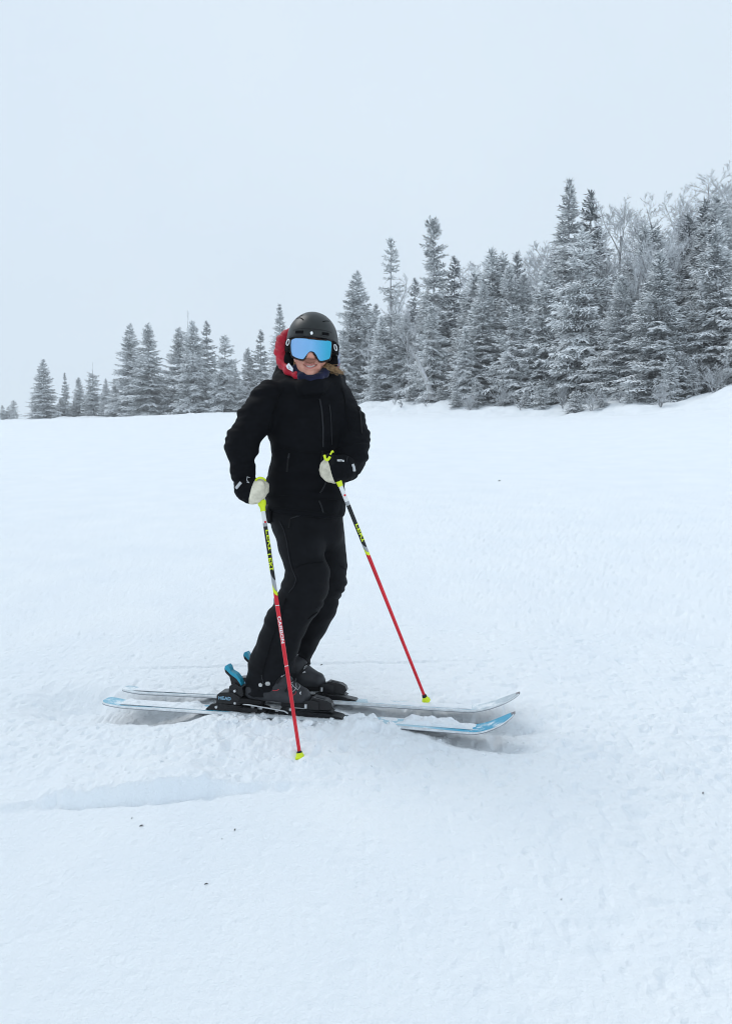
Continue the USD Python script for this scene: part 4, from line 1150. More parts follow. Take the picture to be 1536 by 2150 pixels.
# own origin for the lens colours: the lens is an Xform-less part, its shift runs along the head
part('lens', shield(lens_poly, -0.0006, 0.0025), 'mirror_lens', GO, smooth=40)
for s, x0 in ((-1, -0.083), (1, 0.089)):
    ang = np.linspace(0.0, 1.0, 12)
    pts = [np.array([x0 * 0.86, -0.068, 0.008]), np.array([x0 * 1.03, -0.045, 0.008]), np.array([x0 * 1.17 + 0.000, -0.01, 0.008]), np.array([x0 * 1.23, 0.03, 0.012]), np.array([x0 * 1.15, 0.08, 0.02])]
    C = CubicSpline(range(5), pts)(np.linspace(0, 4, 22))
    Vs, Fs = [], []
    for c in C:
        for dz in (0.020, -0.020):
            for dx in (0.0, 0.003 * s):
                Vs.append(c + [dx, 0, dz])
    Fs = []
    for i in range(len(C) - 1):
        a = i * 4
        for (p, q) in ((0, 1), (1, 3), (3, 2), (2, 0)):
            Fs += [[a + p, a + q, a + q + 4], [a + p, a + q + 4, a + p + 4]]
    part('goggle_strap', (from_head(np.array(Vs) + [0, 0, 0.012]), np.array(Fs)), 'black_foam', GO)
# white loops on the sides of the helmet
for cx_, cy_, rx_, ry_, rot_, hy in ((604.3, 718.5, 2.6, 6.2, 0.2, -0.055), (704.0, 729.5, 2.5, 6.3, -0.35, -0.055)):
    c = head_px(cx_, cy_, hy)
    k = 2.98 / FOC
    a = np.linspace(0, 2 * np.pi, 25)
    ex_, ez_ = rx_ * k * np.cos(a), ry_ * k * np.sin(a)
    P = np.stack([c[0] + ex_ * math.cos(rot_) + ez_ * math.sin(rot_), np.full(25, c[1]) , c[2] - ex_ * math.sin(rot_) + ez_ * math.cos(rot_)], 1)
    part('side_loop', tube(from_head(P), 0.0022, 6, False), 'white_plastic', HE, smooth=True)

# ---- red padded hood standing up behind the head, neck gaiter, label, hair
def hood_sdf(P):
    pts, rad = pxchain([(606, 702, 3.05, 10), (597, 716, 3.05, 16), (592, 740, 3.04, 15), (595, 762, 3.02, 12), (606, 778, 2.97, 9), (624, 788, 2.93, 7), (640, 794, 2.92, 5)])
    d = chain(P, pts, rad, 0.02)
    pts, rad = pxchain([(606, 702, 3.05, 10), (640, 690, 3.17, 12), (690, 705, 3.15, 11), (699, 740, 3.10, 9), (700, 764, 3.06, 8), (702, 790, 3.07, 8)])
    return smin(d, chain(P, pts, rad, 0.02), 0.02)
hd = surface_nets(hood_sdf, W(565, 810, 2.95) + [0, -0.1, 0], W(725, 670, 3.05) + [0, 0.25, 0], 0.0055)
n = normals(hd)
v = hd[0]
sm = noise(v * [60, 60, 26], 15)
hd = (v + n * (0.004 * (sm - 0.5) - 0.004 * np.exp(-((np.mod(v[:, 2] * 1.0 + v[:, 0] * 0.5, 0.034) - 0.017) / 0.004) ** 2))[:, None], hd[1])
part('red_hood', hd, 'red_down_fabric', PER, smooth=True, label='red padded hood bunched behind the helmet')
def gaiter_sdf(P):
    pts, rad = pxchain([(614, 768, 3.02, 8), (622, 777, 2.95, 9), (636, 792, 2.91, 8.5), (652, 799, 2.895, 8.5), (668, 795, 2.90, 8.5), (680, 783, 2.93, 8), (686, 772, 3.0, 8), (655, 775, 3.10, 10), (614, 768, 3.02, 8)])
    a = chain(P, pts, rad, 0.02)
    pts, rad = pxchain([(620, 790, 2.99, 9), (636, 806, 2.925, 9), (652, 811, 2.91, 9), (668, 807, 2.915, 9), (684, 794, 2.97, 9)])
    return smin(a, chain(P, pts, rad, 0.02), 0.015)
ga = surface_nets(gaiter_sdf, W(600, 830, 2.9) + [0, -0.08, 0], W(705, 750, 3.0) + [0, 0.25, 0], 0.005)
n = normals(ga)
ga = (ga[0] + n * (0.003 * (noise(ga[0] * [40, 40, 110], 25) - 0.5) * 2)[:, None], ga[1])
part('neck_gaiter', ga, 'navy_fleece', PER, smooth=True)
tagp = [W(600, 768, 2.935), W(606, 761.5, 2.925), W(615, 773, 2.915), W(614, 780, 2.92), W(603, 774, 2.925)]
part('cloth_label', hull([p for p in tagp] + [p + [0, 0.006, 0] for p in tagp]), 'white_label', PER)
part('label_print', tube([W(604.5, 768, 2.922), W(607.5, 771.5, 2.918), W(605.5, 773.5, 2.920), W(609, 773.5, 2.915)], 0.0007, 4), 'navy_fleece', PER)
g = np.random.default_rng(8)
def hair_lock(starts, mids, ends, n, spread, r=0.0011):
    ms = []
    for i in range(n):
        j = g.normal(0, 1, (3, 3)) * spread
        P = np.array([starts + j[0] * 0.5, mids + j[1], ends + j[2] * 1.6])
        P = np.insert(P, 2, P[1] * 0.45 + P[2] * 0.55 + g.normal(0, spread, 3), 0)
        C = CubicSpline([0, 1, 1.6, 2.3], P)(np.linspace(0, 2.3 * g.uniform(0.75, 1.0), 9))
        ms.append(tube(C, np.linspace(r, r * 0.35, 9), 4, False))
    return cat_mesh(ms)
part('hair', cat_mesh([hair_lock(W(680, 766, 2.94), W(694, 773, 2.93), W(717, 779, 2.94), 60, 0.0055), hair_lock(W(690, 768, 2.99), W(698, 779, 3.0), W(705, 795, 3.0), 70, 0.006),
                       hair_lock(W(700, 772, 3.03), W(706, 780, 3.02), W(720, 783, 3.03), 24, 0.005), hair_lock(W(622, 752, 2.96), W(619, 764, 2.95), W(622, 776, 2.95), 14, 0.002)]), 'hair', PER, smooth=True, label='loose blond brown hair blown out on one side')
bf = surface_nets(lambda P: smin(ell(P, W(703, 746, 3.04), (0.020, 0.028, 0.026)), ell(P, W(706, 763, 3.05), (0.016, 0.022, 0.018)), 0.012) + 0.004 * (noise(P * 70, 33) - 0.5), W(703, 752, 3.04) - 0.07, W(703, 752, 3.04) + 0.07, 0.004)
part('patterned_buff', bf, 'patterned_buff', PER, smooth=True, label='patterned blue grey buff showing behind the ear')

# ---- mittens closed round the pole grips
def mitten(side):
    if side == 'r':
        body = [(507, 1014, 2.86, 17), (517, 1026, 2.84, 24), (530, 1031, 2.83, 26), (538, 1029, 2.82, 23)]
        knuck = [(546, 1015, 2.80, 8), (549, 1026, 2.795, 9), (548, 1038, 2.80, 9), (541, 1048, 2.80, 8)]
        thumb = [(548, 1010, 2.84, 7), (556, 1020, 2.86, 8), (557.5, 1031, 2.85, 7)]
    else:
        body = [(733, 984, 2.87, 22), (719, 984, 2.84, 27), (703, 986, 2.82, 27), (695, 986, 2.81, 25)]
        knuck = [(688, 968, 2.79, 9), (682, 977, 2.785, 9.5), (682, 990, 2.785, 9.5), (688, 1002, 2.79, 9)]
        thumb = [(700, 964, 2.79, 9), (690, 966, 2.78, 8), (683, 975, 2.775, 7)]
    pb, rb = pxchain(body); pk = pxchain(knuck); pt, rt = pxchain(thumb)
    def f(P):
        d = chain(P, pb, rb, 0.02, 1.15)
        for c, r in zip(*pk):
            d = smin(d, np.linalg.norm(P - c, axis=1) - r, 0.007)
        if side == 'l':
            d = smin(d, chain(P, pt, rt, 0.01), 0.006)
        return d
    c = np.mean(pb, axis=0)
    m = surface_nets(f, c - 0.12, c + 0.12, 0.0042)
    th = None
    if side == 'r':
        ct = np.mean(pt, axis=0)
        th = surface_nets(lambda P: chain(P, pt, rt, 0.01), ct - 0.06, ct + 0.06, 0.004)
    return m, th

def split(m, a, b, bend=0.0):
    """Cuts the mesh by the plane through the camera-side line a-b: (left part, right part)."""
    A, B = W(*a, 2.8), W(*b, 2.8)
    d = (B - A) / np.linalg.norm(B - A)
    nrm = np.cross(d, [0.10, 1.0, 0]); nrm /= np.linalg.norm(nrm)
    t = trimesh.Trimesh(*m, process=False)
    out = []
    for s in (1, -1):
        q = trimesh.intersections.slice_mesh_plane(t, nrm * s, A, cap=False)
        out.append((np.array(q.vertices), np.array(q.faces)))
    if out[0][0][:, 0].mean() > out[1][0][:, 0].mean():
        out = out[::-1]
    return out
for side in 'rl':
    m, th = mitten(side)
    n = normals(m)
    m = (m[0] + n * (0.0028 * (np.abs(noise(m[0] * 48, 91) - 0.5) * 2 - 0.4) + 0.0012 * (noise(m[0] * 120, 93) - 0.5))[:, None], m[1])
    if side == 'r':
        l, r = split(m, (536, 1003), (521, 1056))
        black, beige = l, r
    else:
        l, r = split(m, (689, 958), (703, 1014))
        black, beige = r, l
    GL = part('mitten', black, 'black_shell_fabric', PER, smooth=True)
    part('palm', beige, 'beige_leather', GL, smooth=True)
    if th is not None:
        part('thumb', th, 'beige_leather', GL, smooth=True)
    if side == 'r':
        strip('cuff_tab', m, [(496, 1025), (501, 1019), (506, 1013)], 0.012, 'grey_reflective', GL, 0.003)
        part('cord', tube([W(524, 1003, 2.80), W(519, 1001, 2.79), W(518, 1008, 2.79), W(523, 1014, 2.785), W(518, 1012, 2.785)], 0.0014, 5), 'grey_reflective', GL)
    else:
        strip('cuff_tab', m, [(738, 973), (742, 981), (742.5, 990)], 0.011, 'grey_reflective', GL, 0.004)
        part('cord', tube([W(730, 958, 2.80), W(728, 965, 2.79), W(727, 971, 2.80)], 0.0013, 5), 'zip_grey', GL)
        tx = meshkit.text_mesh('HESTRA', 0.0075, 0.0012, True)
        P, N = laid(m, [(707, 967), (714, 967.5), (722, 968.5)], lift=0.0)
        v_ = np.array(tx.vertices); L_ = v_[:, 0].max()
        o_ = P[0]; dx_ = (P[-1] - P[0]) / np.linalg.norm(P[-1] - P[0]); nn = N.mean(0); nn /= np.linalg.norm(nn)
        sdist = np.linalg.norm(P - P[0], axis=1)
        at_ = v_[:, 0] / L_ * sdist[-1]
        base_ = np.stack([np.interp(at_, sdist, P[:, k]) for k in range(3)], 1)
        nrm_ = np.stack([np.interp(at_, sdist, N[:, k]) for k in range(3)], 1)
        up_ = np.cross(nrm_, dx_); up_ /= np.linalg.norm(up_, axis=1, keepdims=True)
        part('lettering', (base_ + up_ * (v_[:, 1] - 0.003)[:, None] + nrm_ * (v_[:, 2] + 0.0012)[:, None], np.array(tx.faces)), 'white_plastic', GL)

# ------------------------------------------------------------------ skis with their bindings
MAT['ski_topsheet'] = usdkit.material(stage, '/World/Looks/ski_topsheet', {
    'tc': ('texture_coordinate', {}), 's': ('separate_xyz', {}),
    'm': ('map_range', {'from_min': -0.8, 'from_max': 1.0, 'to_min': 0.0, 'to_max': 1.0, 'clamp': True}),
    'r': ('rgb_ramp', {'ramp': [(0.0, (0.16, 0.42, 0.56)), (0.10, (0.26, 0.50, 0.62)), (0.22, (0.55, 0.66, 0.72)), (0.265, (0.42, 0.60, 0.68)), (0.28, (0.03, 0.28, 0.42)), (0.34, (0.03, 0.28, 0.42)), (0.36, (0.02, 0.02, 0.022)), (0.60, (0.02, 0.02, 0.022)),
                                (0.62, (0.45, 0.62, 0.70)), (0.78, (0.40, 0.62, 0.72)), (0.84, (0.05, 0.36, 0.55)), (1.0, (0.03, 0.33, 0.52))]}),
    'n': ('noise_texture', {'scale': 14.0, 'detail': 6.0, 'roughness': 0.75}),
    'f': ('map_range', {'from_min': 0.53, 'from_max': 0.64, 'to_min': 0.0, 'to_max': 0.75, 'clamp': True}),
    'c': ('mix_color', {'b': (0.86, 0.88, 0.9)}),
    'p': ('principled_bsdf', {'roughness': 0.4, 'specular_ior_level': 0.4}),
}, [('tc.object', 's.vector'), ('tc.object', 'n.vector'), ('s.x', 'm.value'), ('m.result', 'r.fac'), ('r.color', 'c.a'), ('n.fac', 'f.value'), ('f.result', 'c.fac'), ('c.result', 'p.base_color')], surface='p.BSDF')
MAT['pale_topsheet'] = usdkit.material(stage, '/World/Looks/pale_topsheet', {
    'tc': ('texture_coordinate', {}), 's': ('separate_xyz', {}),
    'm': ('map_range', {'from_min': -0.8, 'from_max': 1.0, 'to_min': 0.0, 'to_max': 1.0, 'clamp': True}),
    'r': ('rgb_ramp', {'ramp': [(0.0, (0.30, 0.46, 0.55)), (0.10, (0.45, 0.58, 0.64)), (0.25, (0.5, 0.62, 0.68)), (0.60, (0.45, 0.60, 0.68)), (0.80, (0.50, 0.63, 0.70)), (0.92, (0.42, 0.50, 0.55)), (1.0, (0.30, 0.34, 0.37))]}),
    'n': ('noise_texture', {'scale': 16.0, 'detail': 6.0, 'roughness': 0.75}),
    'f': ('map_range', {'from_min': 0.46, 'from_max': 0.58, 'to_min': 0.0, 'to_max': 0.85, 'clamp': True}),
    'c': ('mix_color', {'b': (0.86, 0.88, 0.9)}),
    'p': ('principled_bsdf', {'roughness': 0.4, 'specular_ior_level': 0.4}),
}, [('tc.object', 's.vector'), ('tc.object', 'n.vector'), ('s.x', 'm.value'), ('m.result', 'r.fac'), ('r.color', 'c.a'), ('n.fac', 'f.value'), ('f.result', 'c.fac'), ('c.result', 'p.base_color')], surface='p.BSDF')
speckled('ski_sidewall', (0.55, 0.58, 0.6), (0.74, 0.77, 0.79), 0.4, 30.0)
mat('ski_base', (0.02, 0.021, 0.024), 0.35, 0.4)
mat('edge_steel', (0.22, 0.23, 0.25), 0.35, 0.5, metallic=0.9)
mat('tip_grey', (0.20, 0.19, 0.20), 0.5, 0.4)
speckled('binding_black', (0.005, 0.005, 0.006), (0.009, 0.009, 0.010), 0.30, 40.0, 0.28)
mat('lever_blue', (0.012, 0.27, 0.40), 0.4, 0.45)
mat('print_blue', (0.20, 0.38, 0.52), 0.5, 0.4)
mat('binding_silver', (0.5, 0.51, 0.52), 0.3, 0.5, metallic=0.8)

UPN = np.array([0, -SL, 1.0]); UPN /= np.linalg.norm(UPN)
def ski_frame(tail, front, px, roll=0.0):
    """Origin under the middle of the boot, axes along, across (away from the camera) and up."""
    d = front - tail; d /= np.linalg.norm(d)
    up = UPN - d * (UPN @ d); up /= np.linalg.norm(up)
    y = np.cross(up, d)
    c, s_ = math.cos(roll), math.sin(roll)
    y, up = y * c + up * s_, up * c - y * s_
    lo, hi = 0.0, 1.0
    for _ in range(40):
        m_ = (lo + hi) / 2
        if px_of(tail + (front - tail) * m_)[0] < px: lo = m_
        else: hi = m_
    o = tail + (front - tail) * lo + UPN * 0.010
    return o, np.stack([d, y, up], 1), -np.linalg.norm(tail - o), np.linalg.norm(front - o)

def ski(name_label, tail, front, px, tip_px, seed, roll):
    o, R, xt, xf = ski_frame(tail, front, px, roll)
    xe = xf + 0.14
    for _ in range(30):                                   # the shovel ends where the photograph shows it
        q = o + R @ np.array([xe, 0, 0.06])
        xe += (tip_px - px_of(q)[0]) * q[1] / FOC * 0.7
    path = thing('ski', name_label, 'ski', o, 'pair of skis', R)
    x = np.unique(np.concatenate([np.linspace(xt, xt + 0.06, 10), np.linspace(xt + 0.06, xf - 0.05, 50), np.linspace(xf - 0.05, xe - 0.03, 16), np.linspace(xe - 0.03, xe, 12)]))
    u = (x - xt) / (xe - xt)
    w = np.interp(u, [0, 0.12, 0.45, 0.80, 0.90, 1.0], [0.047, 0.044, 0.0355, 0.050, 0.055, 0.050])
    w = PchipInterpolator([0, 0.06, 0.2, 0.45, 0.65, 0.84, 0.90, 1.0], [0.046, 0.0465, 0.043, 0.036, 0.040, 0.0525, 0.054, 0.050])(u)
    tipd = np.clip((xe - x) / 0.075, 0, 1); w = w * np.sqrt(np.clip(1 - (1 - tipd) ** 2, 0.004, 1))
    tld = np.clip((x - xt) / 0.03, 0, 1); w = w * (0.55 + 0.45 * np.sqrt(np.clip(1 - (1 - tld) ** 2, 0, 1)))
    th = np.interp(u, [0, 0.15, 0.42, 0.6, 0.85, 1], [0.009, 0.012, 0.017, 0.016, 0.011, 0.007])
    z = 0.075 * np.clip((x - (xf - 0.04)) / (xe - xf + 0.04), 0, 1) ** 1.7 + 0.012 * np.clip((xt + 0.10 - x) / 0.10, 0, 1) ** 1.5
    def body(prof, lid=True):
        """prof: list of (fraction of half width, height fraction, offset) round the section."""
        k = len(prof)
        V = np.stack([np.stack([x, w * a + da, z + th * b + db], 1) for a, da, b, db in prof], 1).reshape(-1, 3)
        F = []
        for i in range(len(x) - 1):
            for j in range(k):
                a, b = i * k + j, i * k + (j + 1) % k
                F += [[a, b, b + k], [a, b + k, a + k]]
        e = (len(x) - 1) * k
        for j in range(1, k - 1):
            F += [[0, j + 1, j], [e, e + j, e + j + 1]]
        return V, np.array(F)
    part('sidewall', body([(1, 0, 0, 0.0024), (1, 0, 0.75, 0), (1, -0.004, 1, -0.0006), (-1, 0.004, 1, -0.0006), (-1, 0, 0.75, 0), (-1, 0, 0, 0.0024)]), 'ski_sidewall', path, smooth=35, world=False)
    part('topsheet', body([(1, -0.0045, 1, -0.001), (1, -0.005, 1, 0.0006), (-1, 0.005, 1, 0.0006), (-1, 0.0045, 1, -0.001)]), 'ski_topsheet' if seed == 1 else 'pale_topsheet', path, smooth=35, world=False)
    part('base', body([(1, -0.003, 0, 0), (1, -0.003, 0, 0.0020), (-1, 0.003, 0, 0.0020), (-1, 0.003, 0, 0)]), 'ski_base', path, smooth=35, world=False)
    for s in (1, -1):
        part('steel_edge', body([(s, 0.0004 * s, 0, 0.0), (s, 0.0004 * s, 0, 0.0022), (s, -0.0026 * s, 0, 0.0021), (s, -0.0026 * s, 0, 0.0001)][::s]), 'edge_steel', path, smooth=35, world=False)
    zt = lambda q: float(np.interp(q, x, z + th))
    part('tip_guard', hull([(xe - 0.012, -0.018, zt(xe - 0.012) - 0.010), (xe - 0.012, 0.018, zt(xe - 0.012) - 0.010), (xe + 0.003, 0.006, zt(xe) - 0.004), (xe + 0.003, -0.006, zt(xe) - 0.004),
                            (xe - 0.012, -0.018, zt(xe - 0.012) + 0.002), (xe - 0.012, 0.018, zt(xe - 0.012) + 0.002), (xe + 0.003, 0.006, zt(xe) + 0.003), (xe + 0.003, -0.006, zt(xe) + 0.003)]), 'tip_grey', path, world=False)
    # binding
    b0 = 0.0172
    P = lambda n, m, mt, **k: part(n, m, mt, path, world=False, **k)
    def prism_(poly, hw, y=0.0):
        return extrude_xz(poly, y - hw, y + hw)
    rear = P('rear_track', prism_([(-0.285, b0), (-0.262, b0 + 0.022), (-0.235, b0 + 0.030), (-0.205, b0 + 0.026), (-0.06, b0 + 0.020), (-0.03, b0 + 0.012), (-0.03, b0)], 0.031), 'binding_black')
    P('front_track', prism_([(0.02, b0), (0.02, b0 + 0.014), (0.06, b0 + 0.020), (0.215, b0 + 0.016), (0.275, b0 + 0.005), (0.28, b0)], 0.030), 'binding_black')
    heel = P('heel_housing', hull([(a, s * 0.033, c) for s in (-1, 1) for a, c in ((-0.238, b0 + 0.030), (-0.236, b0 + 0.062), (-0.225, b0 + 0.072), (-0.175, b0 + 0.078), (-0.140, b0 + 0.060), (-0.138, b0 + 0.028))] + [(-0.19, s * 0.037, b0 + 0.045) for s in (-1, 1)]), 'binding_black', smooth=30)
    P('heel_tower', hull([(a, s * 0.026, c) for s in (-1, 1) for a, c in ((-0.190, b0 + 0.070), (-0.186, b0 + 0.100), (-0.165, b0 + 0.112), (-0.133, b0 + 0.095), (-0.128, b0 + 0.066), (-0.140, b0 + 0.055))]), 'binding_black', smooth=30)
    lever = P('heel_lever', prism_([(-0.150, b0 + 0.085), (-0.180, b0 + 0.100), (-0.190, b0 + 0.135), (-0.207, b0 + 0.150), (-0.212, b0 + 0.165), (-0.203, b0 + 0.160), (-0.186, b0 + 0.145), (-0.160, b0 + 0.128), (-0.140, b0 + 0.102)], 0.017), 'binding_black')
    part('lever_cap', prism_([(-0.212, b0 + 0.1655), (-0.209, b0 + 0.178), (-0.199, b0 + 0.182), (-0.191, b0 + 0.174), (-0.185, b0 + 0.158), (-0.162, b0 + 0.146), (-0.146, b0 + 0.128), (-0.139, b0 + 0.1025), (-0.1595, b0 + 0.1285), (-0.186, b0 + 0.1455), (-0.203, b0 + 0.1605)], 0.0185), 'lever_blue', lever, world=False)
    tx = meshkit.text_mesh('HEAD', 0.0125, 0.0014, True)
    tv = np.array(tx.vertices); tv[:, 0] *= 1.15
    part('lettering', (np.stack([-0.229 + tv[:, 0], -0.0345 - tv[:, 2] - 0.0026 * np.clip((tv[:, 0] + 0.0) / 0.03, 0, 1), b0 + 0.046 + tv[:, 1]], 1), np.array(tx.faces)), 'print_blue', heel, world=False)
    for xx, zz, r in ((-0.160, 0.084, 0.0055), (-0.236, 0.014, 0.0055), (-0.158, 0.035, 0.005)):
        P('screw', tube([(xx, -0.030, b0 + zz), (xx, -0.0405, b0 + zz), (xx, -0.042, b0 + zz)], [r, r, r * 0.6], 12), 'binding_silver')
    for s in (-1, 1):
        P('brake_arm', tube([(-0.125, s * 0.030, b0 + 0.030), (-0.10, s * 0.043, b0 + 0.034), (0.0, s * 0.046, b0 + 0.026), (0.05, s * 0.046, b0 + 0.020), (0.065, s * 0.046, b0 + 0.012)], 0.0032, 7), 'binding_silver', smooth=True)
        P('brake_pad', hull([(a, s * b, b0 + c) for a in (-0.135, -0.06) for b in (0.038, 0.050) for c in (0.008, 0.022)]), 'binding_black')
        P('toe_wing', hull([(a, s * b, b0 + c) for a, b, c in ((0.128, 0.020, 0.028), (0.128, 0.038, 0.030), (0.128, 0.040, 0.060), (0.155, 0.036, 0.068), (0.185, 0.030, 0.060), (0.185, 0.034, 0.030), (0.128, 0.018, 0.058))]), 'binding_black', smooth=30)
        P('toe_roller', tube([(0.134, s * 0.041, b0 + 0.036), (0.134, s * 0.041, b0 + 0.052)], 0.0055, 10), 'binding_silver')
    toe = P('toe_housing', hull([(a, s * b, b0 + c) for s in (-1, 1) for a, b, c in ((0.150, 0.028, 0.028), (0.146, 0.022, 0.066), (0.160, 0.025, 0.076), (0.215, 0.023, 0.066), (0.232, 0.018, 0.056), (0.238, 0.020, 0.040), (0.228, 0.024, 0.030))]), 'binding_black', smooth=25)
    part('window', hull([(a, s * 0.012, b0 + c) for s in (-1, 1) for a, c in ((0.168, 0.0735), (0.205, 0.0665), (0.205, 0.0695), (0.168, 0.0765))]), 'zip_grey', toe, world=False)
    P('toe_plate', hull([(a, s * b, b0 + c) for s in (-1, 1) for a, b, c in ((0.105, 0.034, 0.020), (0.110, 0.036, 0.027), (0.225, 0.030, 0.027), (0.240, 0.024, 0.0205))]), 'binding_black')
    P('sole_pad', chamfer_box((0.105, 0, b0 + 0.034), (0.05, 0.062, 0.012), 0.003), 'binding_silver')
    for i, (xa, za) in enumerate(((-0.085, 0.024), (-0.055, 0.022), (0.015, 0.018), (0.075, 0.024))):
        P('bracket', chamfer_box((xa, -0.0325, b0 + za), (0.014 + 0.006 * (i % 2), 0.006, 0.012), 0.0015), 'binding_silver')
    return o, R, xt, xf, xe

NS = ski('ski nearer the camera, bright blue tip standing out of the churned snow', NT, NP, 578, 1079, 1, math.radians(-8))
FS = ski('ski farther from the camera, pale with a grey upturned tip', FT, FP, 612, 1089, 2, math.radians(-12))

# ---- boots (worn: parts of the person), shaped in the skis' own frames
def boot(frame, near):
    o, R = frame[0], frame[1]
    S = np.array([1, 0.84, 1.0])
    z0 = 0.0172 + 0.040
    lean = 0.06
    pts = [(-0.092, 0, z0 + 0.040), (-0.03, 0, z0 + 0.040), (0.045, 0, z0 + 0.038), (0.108, 0, z0 + 0.032)]
    rr = [0.034, 0.036, 0.039, 0.035]
    up = [(0.070, 0, z0 + 0.050), (0.015, 0, z0 + 0.088), (-0.025, 0, z0 + 0.115), (-0.018, 0, z0 + 0.17)]
    ur = [0.034, 0.041, 0.042, 0.040]
    def f(P):
        p = (P - o) @ R
        d = chain(p, pts, rr, 0.02, 0.84)
        d = smin(d, chain(p, up, ur, 0.02, 0.90), 0.02)
        d = smin(d, cone(p, (-0.075, 0, z0 + 0.05), (-0.045, 0, z0 + 0.16), 0.036, 0.036), 0.02)
        # overlap of the shell and the cuff
        d = d + 0.0022 * np.exp(-((p[:, 2] - z0 - 0.088 + 0.35 * (p[:, 0] - 0.02)) / 0.0035) ** 2)
        d = np.maximum(d, z0 + 0.010 - p[:, 2])
        return np.maximum(d, p[:, 2] - z0 - (0.125 if near else 0.175))
    c = o + R @ np.array([0, 0, z0 + 0.11])
    m = relax(surface_nets(f, c - 0.24, c + 0.24, 0.0052), 2)
    B = part('ski_boot', m, 'boot_plastic', PER, smooth=50)
    L = lambda v: o + np.asarray(v, float) @ R.T
    for a, b in ((-0.147, -0.045), (0.03, 0.150)):
        q = chamfer_box(((a + b) / 2, 0, z0 + 0.003), (b - a, 0.068, 0.022), 0.004)
        part('sole', (L(q[0]), q[1]), 'boot_dark', B)
    # buckles over the instep: a strap, its wire and the catch
    for xs_, zs_, wd in ((0.070, 0.083, 0.012), (0.036, 0.118, 0.012)) if near else ((0.062, 0.092, 0.013), (0.020, 0.138, 0.014)):
        a = np.linspace(-1.15, 1.15, 13)
        q = np.stack([xs_ - 0.010 * np.cos(a) * 0 - 0.03 * (1 - np.cos(a)), 0.050 * np.sin(a), z0 + zs_ - 0.052 * (1 - np.cos(a)) * 0.9 + 0.002], 1)
        q = L(q)
        # press the strap on to the shell
        t = trimesh.Trimesh(*m, process=False)
        cp, _, tid = trimesh.proximity.closest_point(t, q)
        nn = t.face_normals[tid]
        part('buckle_strap', ribbon(cp + nn * 0.003, nn, wd, 0.003), 'boot_dark', B)
        k = 5
        part('buckle_catch', tube([cp[k - 1] + nn[k - 1] * 0.008, cp[k] + nn[k] * 0.011, cp[k + 1] + nn[k + 1] * 0.009], [0.005, 0.0062, 0.004], 7), 'boot_dark', B)
        part('buckle_wire', tube([cp[k - 3] + nn[k - 3] * 0.007, cp[k - 2] + nn[k - 2] * 0.009 + R[:, 0] * 0.004, cp[k - 1] + nn[k - 1] * 0.010, cp[k - 2] + nn[k - 2] * 0.009 - R[:, 0] * 0.005, cp[k - 3] + nn[k - 3] * 0.007], 0.0013, 5), 'steel', B)
    if near:
        for pth, wd, mt in ([(618, 1427), (612, 1433), (616, 1440), (609, 1447)], 0.0018, 'steel'), ([(623, 1430), (619, 1438), (624, 1443), (617, 1451), (612, 1454)], 0.0018, 'steel'), ([(627, 1436), (630, 1441), (626, 1447)], 0.0018, 'steel'), \
                           ([(605, 1449), (606, 1456), (611, 1461), (618, 1460), (622, 1455), (621, 1450)], 0.0020, 'red_trim'), ([(571, 1450), (580, 1451), (585, 1449), (587, 1446)], 0.0026, 'red_trim'), \
                           ([(633, 1453.5), (630.5, 1452.5), (628.5, 1454), (628.5, 1457), (630.5, 1458.5), (632, 1458)], 0.0034, 'white_plastic'), ([(612, 1437), (620, 1446), (628, 1450)], 0.0018, 'steel'):
            strip('boot_print' if mt != 'steel' else 'buckle_wire', m, pth, wd, mt, B, 0.0008, 0.0014)
    else:
        strip('boot_print', m, [(635, 1412), (641, 1411)], 0.008, 'grey_reflective', B, 0.0006, 0.001)
    return m
boot(NS, True)
boot(FS, False)

# ------------------------------------------------------------------ poles
mat('pole_white', (0.70, 0.71, 0.70), 0.35, 0.5)
mat('pole_black', (0.006, 0.007, 0.008), 0.3, 0.3)
mat('pole_grey', (0.30, 0.31, 0.32), 0.35, 0.5)
mat('neon_yellow', (0.62, 0.74, 0.015), 0.45, 0.4)
speckled('pole_red', (0.50, 0.006, 0.018), (0.60, 0.010, 0.024), 0.35, 8.0)
mat('grip_black', (0.006, 0.006, 0.007), 0.8, 0.1)

